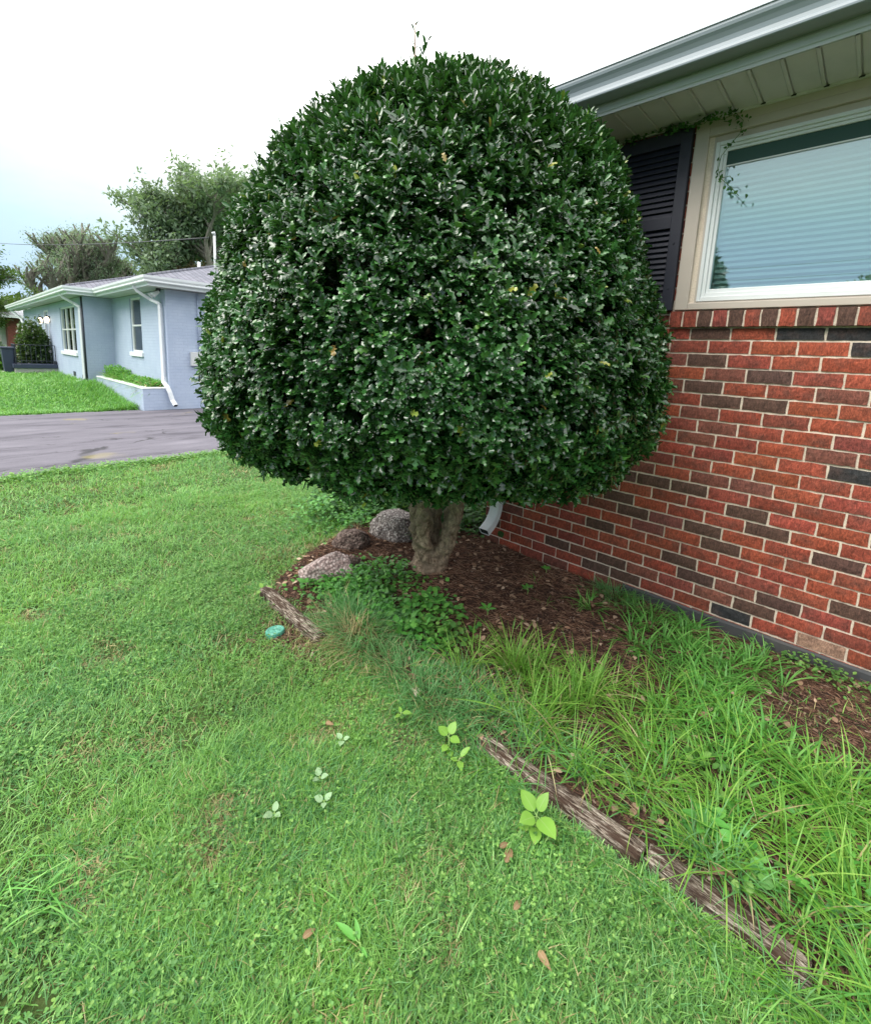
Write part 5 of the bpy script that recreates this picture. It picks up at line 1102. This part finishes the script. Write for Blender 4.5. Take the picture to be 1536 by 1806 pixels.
def timber(x0, x1, y0, y1, ztop0, ztop1, label, seed, wdt=.076, hgt=.078):
    nL, nR = int((x1 - x0) / .012) + 2, 40; vs = []; fs = []
    for i in range(nL):
        t = i / (nL - 1); x = x0 + (x1 - x0) * t; yc = y0 + (y1 - y0) * t; zt = ztop0 + (ztop1 - ztop0) * t - hgt / 2
        end = min(i, nL - 1 - i); sh = 1 - .12 * max(0, 3 - end) / 3
        for j in range(nR):
            a = 2 * math.pi * j / nR; ca, sa = math.cos(a), math.sin(a); e = .42
            yy = math.copysign(abs(ca) ** e, ca) * wdt / 2 * sh; zz = math.copysign(abs(sa) ** e, sa) * hgt / 2 * sh
            g1 = mnoise.noise(Vector((x * 2.0 + seed, j * .95, seed))) ; g2 = mnoise.noise(Vector((x * 7 + seed, j * .4, 3))); g3 = mnoise.noise(Vector((x * 22, j * 1.7, seed)))
            d = 1 + .07 * g2 - .20 * max(0, g1 - .12) + .03 * g3; rot_ = max(0, mnoise.noise(Vector((x * 3.1, sa, seed + 7))) - .25) * .35
            vs.append((x + (mnoise.noise(Vector((j * .8, seed, i > 5))) * .035 if end == 0 else 0), yc + yy * (d - rot_ * .5), zt + zz * (d - rot_)))
    for i in range(nL - 1):
        for j in range(nR): fs.append((i * nR + j, i * nR + (j + 1) % nR, (i + 1) * nR + (j + 1) % nR, (i + 1) * nR + j))
    for i0 in (0, nL - 1):
        c = len(vs); vs.append(tuple(np.mean(vs[i0 * nR:(i0 + 1) * nR], 0))); fs += [(i0 * nR + j, i0 * nR + (j + 1) % nR, c) for j in range(nR)]
    o = MB().add(vs, fs).build('landscape_timber', M['timber'], smooth=True); tag(o, label, 'timber', 'rotting timbers edging the bed'); return o
T_ = TIMBERS
timber(*T_[0][:2], *T_[0][2:], .062, .058, 'split grey timber end at the bed corner beside the pink rock', 3)
timber(*T_[1][:2], *T_[1][2:], .024, .032, 'sunken timber almost hidden under the fine grass', 8)
timber(*T_[2][:2], *T_[2][2:], .052, .066, 'rotting pale streaked timber just behind the big leaved seedling', 14)
timber(*T_[3][:2], *T_[3][2:], .066, .058, 'longest weathered timber running off toward the right corner among long grass', 25)

# ------------------------------------------------------------------ rocks
def rockmat(name, c0, c1, c2, sc):
    m, nt, _, L = mat(name); tc = N(nt, 'ShaderNodeTexCoord').outputs['Object']
    v = N(nt, 'ShaderNodeTexVoronoi'); v.inputs['Scale'].default_value = sc; L.new(tc, v.inputs['Vector']); n = noise_n(nt, 12, 5, .7, tc)
    hs = N(nt, 'ShaderNodeSeparateColor'); L.new(v.outputs['Color'], hs.inputs[0])
    c = ramp(nt, [(0, c0), (.5, c1), (1, c2)], hs.outputs[0]).outputs[0]
    c = mixc(nt, c, tuple(a * .3 for a in c0), ramp(nt, [(.35, (0, 0, 0)), (.7, (.7, .7, .7))], v.outputs['Distance']).outputs[0])
    c = mixc(nt, c, (.07, .06, .045), ramp(nt, [(.5, (0, 0, 0)), (.7, (.6, .6, .6))], n.outputs[0]).outputs[0])
    iv = N(nt, 'ShaderNodeMath', operation='SUBTRACT'); iv.inputs[0].default_value = 1; L.new(v.outputs['Distance'], iv.inputs[1])
    out(nt, princ(nt, c, .85, .3, bump(nt, iv.outputs[0], .9, .008)).outputs[0]); return m
def rock(c, r, seed, m, label, rot=0, cuts=(), amp=.18):
    bm = bmesh.new(); bmesh.ops.create_icosphere(bm, subdivisions=5, radius=1)
    for v in bm.verts:
        p = v.co.copy(); k = 1 + amp * mnoise.noise(p * 1.3 + Vector((seed, 0, 0))) + amp * .5 * mnoise.noise(p * 3 + Vector((0, seed, 0))) + .05 * mnoise.noise(p * 9) + .03 * mnoise.noise(p * 20)
        p *= k
        for nx_, ny_, nz_, d in cuts:
            nn = Vector((nx_, ny_, nz_)).normalized(); e = p.dot(nn) - d
            if e > 0: p -= nn * e * .88
        v.co = Vector((p.x * r[0], p.y * r[1], p.z * r[2]))
    bm.transform(Matrix.Translation(c) @ Matrix.Rotation(rot, 4, 'Z')); me = bpy.data.meshes.new('rock'); bm.to_mesh(me); bm.free(); me.polygons.foreach_set('use_smooth', [True] * len(me.polygons)); me.update()
    o = link('rock', me, m); tag(o, label, 'rock', 'rocks around the holly'); return o
RG = rockmat('pebbly_grey_rock', (.16, .13, .12), (.36, .31, .29), (.60, .55, .51), 70); RP = rockmat('pink_rock', (.32, .23, .215), (.48, .37, .35), (.65, .56, .53), 60); RBn = rockmat('brown_rock', (.10, .065, .055), (.20, .14, .12), (.34, .26, .22), 60)
rock((-2.70, 2.50, .17), (.22, .17, .165), 2, RG, 'rounded grey pebbly rock just left of the holly trunk', .4, ((0, 0, 1, .82),))
rock((-2.80, 2.12, .12), (.14, .10, .10), 5, RBn, 'small brown rock half buried between the two bigger rocks', .8)
rock((-2.52, 1.72, .11), (.20, .12, .145), 9, RP, 'pinkish angular slab of rock nearest the split timber end', .95, ((.3, -.5, 1, .52), (0, -1, .1, .7), (1, .1, .1, .75), (-.6, .2, .9, .62)), .10)
rock((-2.48, 1.90, .10), (.07, .06, .08), 12, RBn, 'small dark wedge of rock behind the pink slab', 0, ((1, 0, .4, .6),))

# round green lid in the grass
lid = empty('round_lid', (-2.26, 1.185, .012)); tag(lid, 'round scuffed teal green lid lying in the lawn near the timber end', 'lid')
m, nt, _, L = mat('scuffed_teal'); tc = N(nt, 'ShaderNodeTexCoord').outputs['Object']; n = noise_n(nt, 70, 4, .7, mapping(nt, tc, (1, 3, 1), (0, 0, .6)), dist=1.5)
out(nt, princ(nt, ramp(nt, [(.35, (.02, .12, .08)), (.55, (.07, .33, .24)), (.72, (.42, .62, .52))], n.outputs[0]).outputs[0], .5).outputs[0]); M['teal'] = m
prof = [(0, .024), (.030, .0245), (.040, .023), (.043, .026), (.048, .026), (.052, .021), (.053, .010), (.052, -.01)]
vs = []; fs = []; nn = 40
for r, z in prof: vs += [(-2.26 + r * math.cos(a), 1.185 + r * math.sin(a), z + .006 * math.cos(a)) for a in [2 * math.pi * k / nn for k in range(nn)]]
for i in range(len(prof) - 1): fs += [(i * nn + j, i * nn + (j + 1) % nn, (i + 1) * nn + (j + 1) % nn, (i + 1) * nn + j) for j in range(nn)]
MB().add(vs, fs).build('cover', M['teal'], lid, True)
hb = MB(); hb.tube([(-2.275, 1.175, .026), (-2.262, 1.183, .030), (-2.245, 1.192, .026)], .004, 6); hb.build('grip', M['teal'], lid, True)

# ------------------------------------------------------------------ individual seedlings and fallen leaves
def seedling(loc, h, leaves, m, label, name='seedling', lean=(0, 0), size=1):
    x, y = loc; z = float(ground_z(x, y)); root = empty(name, (x, y, z)); tag(root, label, 'plant')
    top = Vector((x + lean[0], y + lean[1], z + h)); base = Vector((x, y, z - .01))
    MB().tube([base, base.lerp(top, .5) + Vector((.004, .003, 0)), top], [.0035, .003, .002], 6).build('stem', M['limeweed'], root, True)
    for az_, t, L_, pit, asp in leaves:
        p = base.lerp(top, t); a = R(az_); dx = Vector((math.cos(a) * math.cos(R(pit)), math.sin(a) * math.cos(R(pit)), math.sin(R(pit)))); p2 = p + dx * L_ * .18
        Mm = scl(frame(np.array([tuple(dx)]), np.array([[0.1, -.1, 1.0]])), np.array([L_]), np.array([L_ * asp]), np.array([L_]))
        lf = inst_mesh('leaf', [(*OVAL_HI, Mm, np.array([tuple(p2)]), 0)], m, root)
        MB().tube([p, p2 + dx * .003], .0014, 5).build('leaf_stalk', M['limeweed'], lf)
    return root
OVAL_HI = leaf_tpl([(.03, .12, .01), (.12, .26, .03), (.28, .36, .05), (.48, .37, .055), (.68, .29, .045), (.85, .16, .02), (.94, .07, .0)], -.0, -.04, curl=.14)
seedling((-.615, 1.262), .085, [(165, .95, .072, 25, 1.0), (-20, .95, .080, 12, 1.05), (75, 1.0, .065, 55, .8), (-110, .9, .060, 15, 1.1), (-60, .55, .05, -5, 1.1), (-150, .5, .055, -10, 1.0), (60, .5, .045, 5, 1)], M['limeweed'], 'lime green seedling with broad oval leaves standing beside the rotting timber')
seedling((-1.04, 1.29), .085, [(180, .95, .05, 20, 1.1), (10, .95, .045, 10, 1.1), (90, 1.0, .05, 50, 1), (-80, .6, .04, 10, 1), (-30, .4, .04, 10, 1)], M['limeweed'], 'small pale seedling with four round leaves at the buried timber')
seedling((-1.28, 1.25), .06, [(20, 1, .045, 20, .7), (150, .9, .03, 20, .7), (-90, .9, .03, 10, .8)], M['limeweed'], 'tiny lime seedling with two narrow leaves in the fine grass')
seedling((-.965, 1.27), .05, [(70, 1, .05, 40, .6), (-40, .9, .045, 10, .8), (-150, .8, .03, 10, .8)], M['limeweed'], 'small pointed leaved seedling just left of the rotting timber start')
seedling((-.19, 1.63), .07, [(a, .9 - .04 * i, .062, 12, .62) for i, a in enumerate((10, 75, 140, 200, 265, 320))], M['weed'], 'dark green leafy weed rosette behind the longest timber')
seedling((-2.70, 1.33), .06, [(40, .9, .06, 20, .8), (170, .9, .05, 25, .8), (-60, .8, .05, 10, .8), (110, .7, .05, 20, .8)], M['limeweed'], 'light green weed at the outer end of the split timber')
seedling((-2.50, 1.53), .05, [(200, .9, .07, 20, .7), (140, .9, .05, 30, .7), (-70, .8, .05, 15, .8)], M['weed'], 'broad leaved weed at the foot of the pinkish rock')
seedling((-1.43, 2.50), .06, [(a, .9 - .05 * i, .04, 25, .7) for i, a in enumerate((0, 60, 130, 190, 250, 310))], M['weed'], 'sprout alone on the open mulch between trunk and wall')
seedling((-1.50, 2.86), .04, [(a, .9, .035, 25, .8) for a in (0, 70, 140, 210, 290)], M['weed'], 'sprout close to the brick wall right of the downspout')
seedling((-1.47, 2.12), .05, [(a, .9, .05, 25, .6) for a in (20, 100, 170, 240, 310)], M['weed'], 'sprig of narrow leaves in front of the holly trunk')
seedling((-.78, .64), .04, [(200, .9, .070, 22, .36), (160, .9, .045, 35, .4), (-10, .8, .035, 20, .4)], M['crab'], 'low plantain with one long blade like leaf in the open lawn')
PALE = leafmat('pale_underside', [(0, (.20, .34, .17)), (1, (.30, .44, .25))], .6, .2, .3)
for i, (x, y, lab) in enumerate(((-1.28, .84, 'pale silvery weed leaves in the lawn nearest the lawn middle'), (-1.19, .80, 'silvery upturned clover leaves beside the pale weed'), (-1.27, .655, 'pair of pale bluish leaves low in the mown grass'), (-1.36, 1.0, 'pale green leaf pair in the lawn below the fine grass'))):
    seedling((x, y), .035, [(40 + 50 * i, .9, .030, 30, 1), (160 + 50 * i, .9, .034, 20, 1), (270 + 50 * i, .9, .026, 20, 1)], PALE, lab, 'pale_weed')
DRY = leafmat('fallen_leaf', [(0, (.15, .095, .05)), (1, (.27, .18, .10))], .7, .15, .2, midrib=(.5, .4, .3))
for i, (x, y, s, yw, lab) in enumerate(((-.62, 1.09, .055, 100, 'curled brown leaf below the lime seedling'), (-.66, 1.115, .034, 60, 'small folded brown leaf left of the curled one under the seedling'), (-.53, 1.0, .036, 80, 'small dry leaf upright in the clover'), (-.43, .97, .042, -20, 'broken tan leaf lower in the clover'), (-.90, .54, .036, 75, 'narrow tan leaf near the bottom of the lawn'), (-1.48, 1.0, .036, 20, 'pale dead leaf alone in the mid lawn'))):
    z = float(ground_z(x, y)) + .034; a = R(yw); Mm = scl(frame(np.array([[math.cos(a), math.sin(a), .25]]), np.array([[.3, -.5, 1.0]])), np.array([s]), np.array([s * .62]), np.array([s * 3.0]))
    o = inst_mesh('fallen_leaf', [(*OVAL_HI, Mm, np.array([[x, y, z]]), 0)], DRY); tag(o, lab, 'leaf', 'dead leaves on the lawn')
# flat pale wood chip on the buried timber
o = MB().add([(-1.375, 1.395, .055), (-1.315, 1.375, .058), (-1.305, 1.40, .062), (-1.36, 1.425, .060), (-1.375, 1.395, .045), (-1.315, 1.375, .045), (-1.305, 1.40, .045), (-1.36, 1.425, .045)], [(0, 1, 2, 3), (0, 4, 5, 1), (1, 5, 6, 2), (2, 6, 7, 3), (3, 7, 4, 0)]).build('wood_chip', paint('bleached_wood', (.55, .47, .38), .8, .6, 60, .3, (.25, .2, .15), 30, (.3, 1, 1)), bevel=.003); tag(o, 'bleached flake of wood lying in the fine grass', 'wood chip')

# vine creeping under the soffit and hanging over the window
def vine():
    rg = np.random.default_rng(9); root = empty('vine', (-1.3, 2.93, 2.9)); tag(root, 'leafy vine creeping over the shutter top and dangling across the window corner', 'vine')
    paths = [[(-1.48, 2.94, 2.925), (-1.30, 2.935, 2.915), (-1.10, 2.94, 2.922), (-.92, 2.935, 2.90), (-.84, 2.93, 2.915), (-.76, 2.92, 2.885), (-.70, 2.925, 2.90), (-.665, 2.93, 2.86), (-.67, 2.93, 2.80), (-.71, 2.93, 2.755), (-.745, 2.935, 2.71), (-.752, 2.94, 2.65), (-.735, 2.935, 2.60), (-.70, 2.93, 2.565), (-.655, 2.92, 2.515), (-.635, 2.92, 2.49)], [(-.86, 2.93, 2.92), (-.78, 2.90, 2.91), (-.69, 2.90, 2.905)], [(-1.05, 2.93, 2.93), (-.95, 2.91, 2.91), (-.86, 2.91, 2.90), (-.80, 2.92, 2.92)], [(-.735, 2.94, 2.60), (-.69, 2.93, 2.60), (-.675, 2.93, 2.58)]]
    mb = MB(); P = []
    for pi_, pth_ in enumerate(paths):
        mb.tube(pth_, .0018, 5)
        for i in range(len(pth_) - 1):
            a, b = np.array(pth_[i]), np.array(pth_[i + 1]); Ls = np.linalg.norm(b - a); dens = 150 if a[0] < -.66 and a[2] > 2.84 else 60
            for q in range(max(2, int(Ls * dens))): P.append(a + (b - a) * rg.random() + rg.normal(size=3) * np.array([.014, .010, .012]))
    mb.build('stem', M['ivy'], root, True); P = np.array(P); P[:, 1] = np.minimum(P[:, 1], 2.955); P[:, 2] = np.minimum(P[:, 2], 2.925); n = len(P)
    s = rg.uniform(.014, .027, n); D = rg.normal(size=(n, 3)) + np.array([0, -.5, -.5]); U = rg.normal(size=(n, 3)) * .6 + np.array([0, -1.2, .4])
    inst_mesh('foliage', [(*HEART, scl(frame(D, U), s, s, s), P, 0)], M['ivy'], root)
vine()
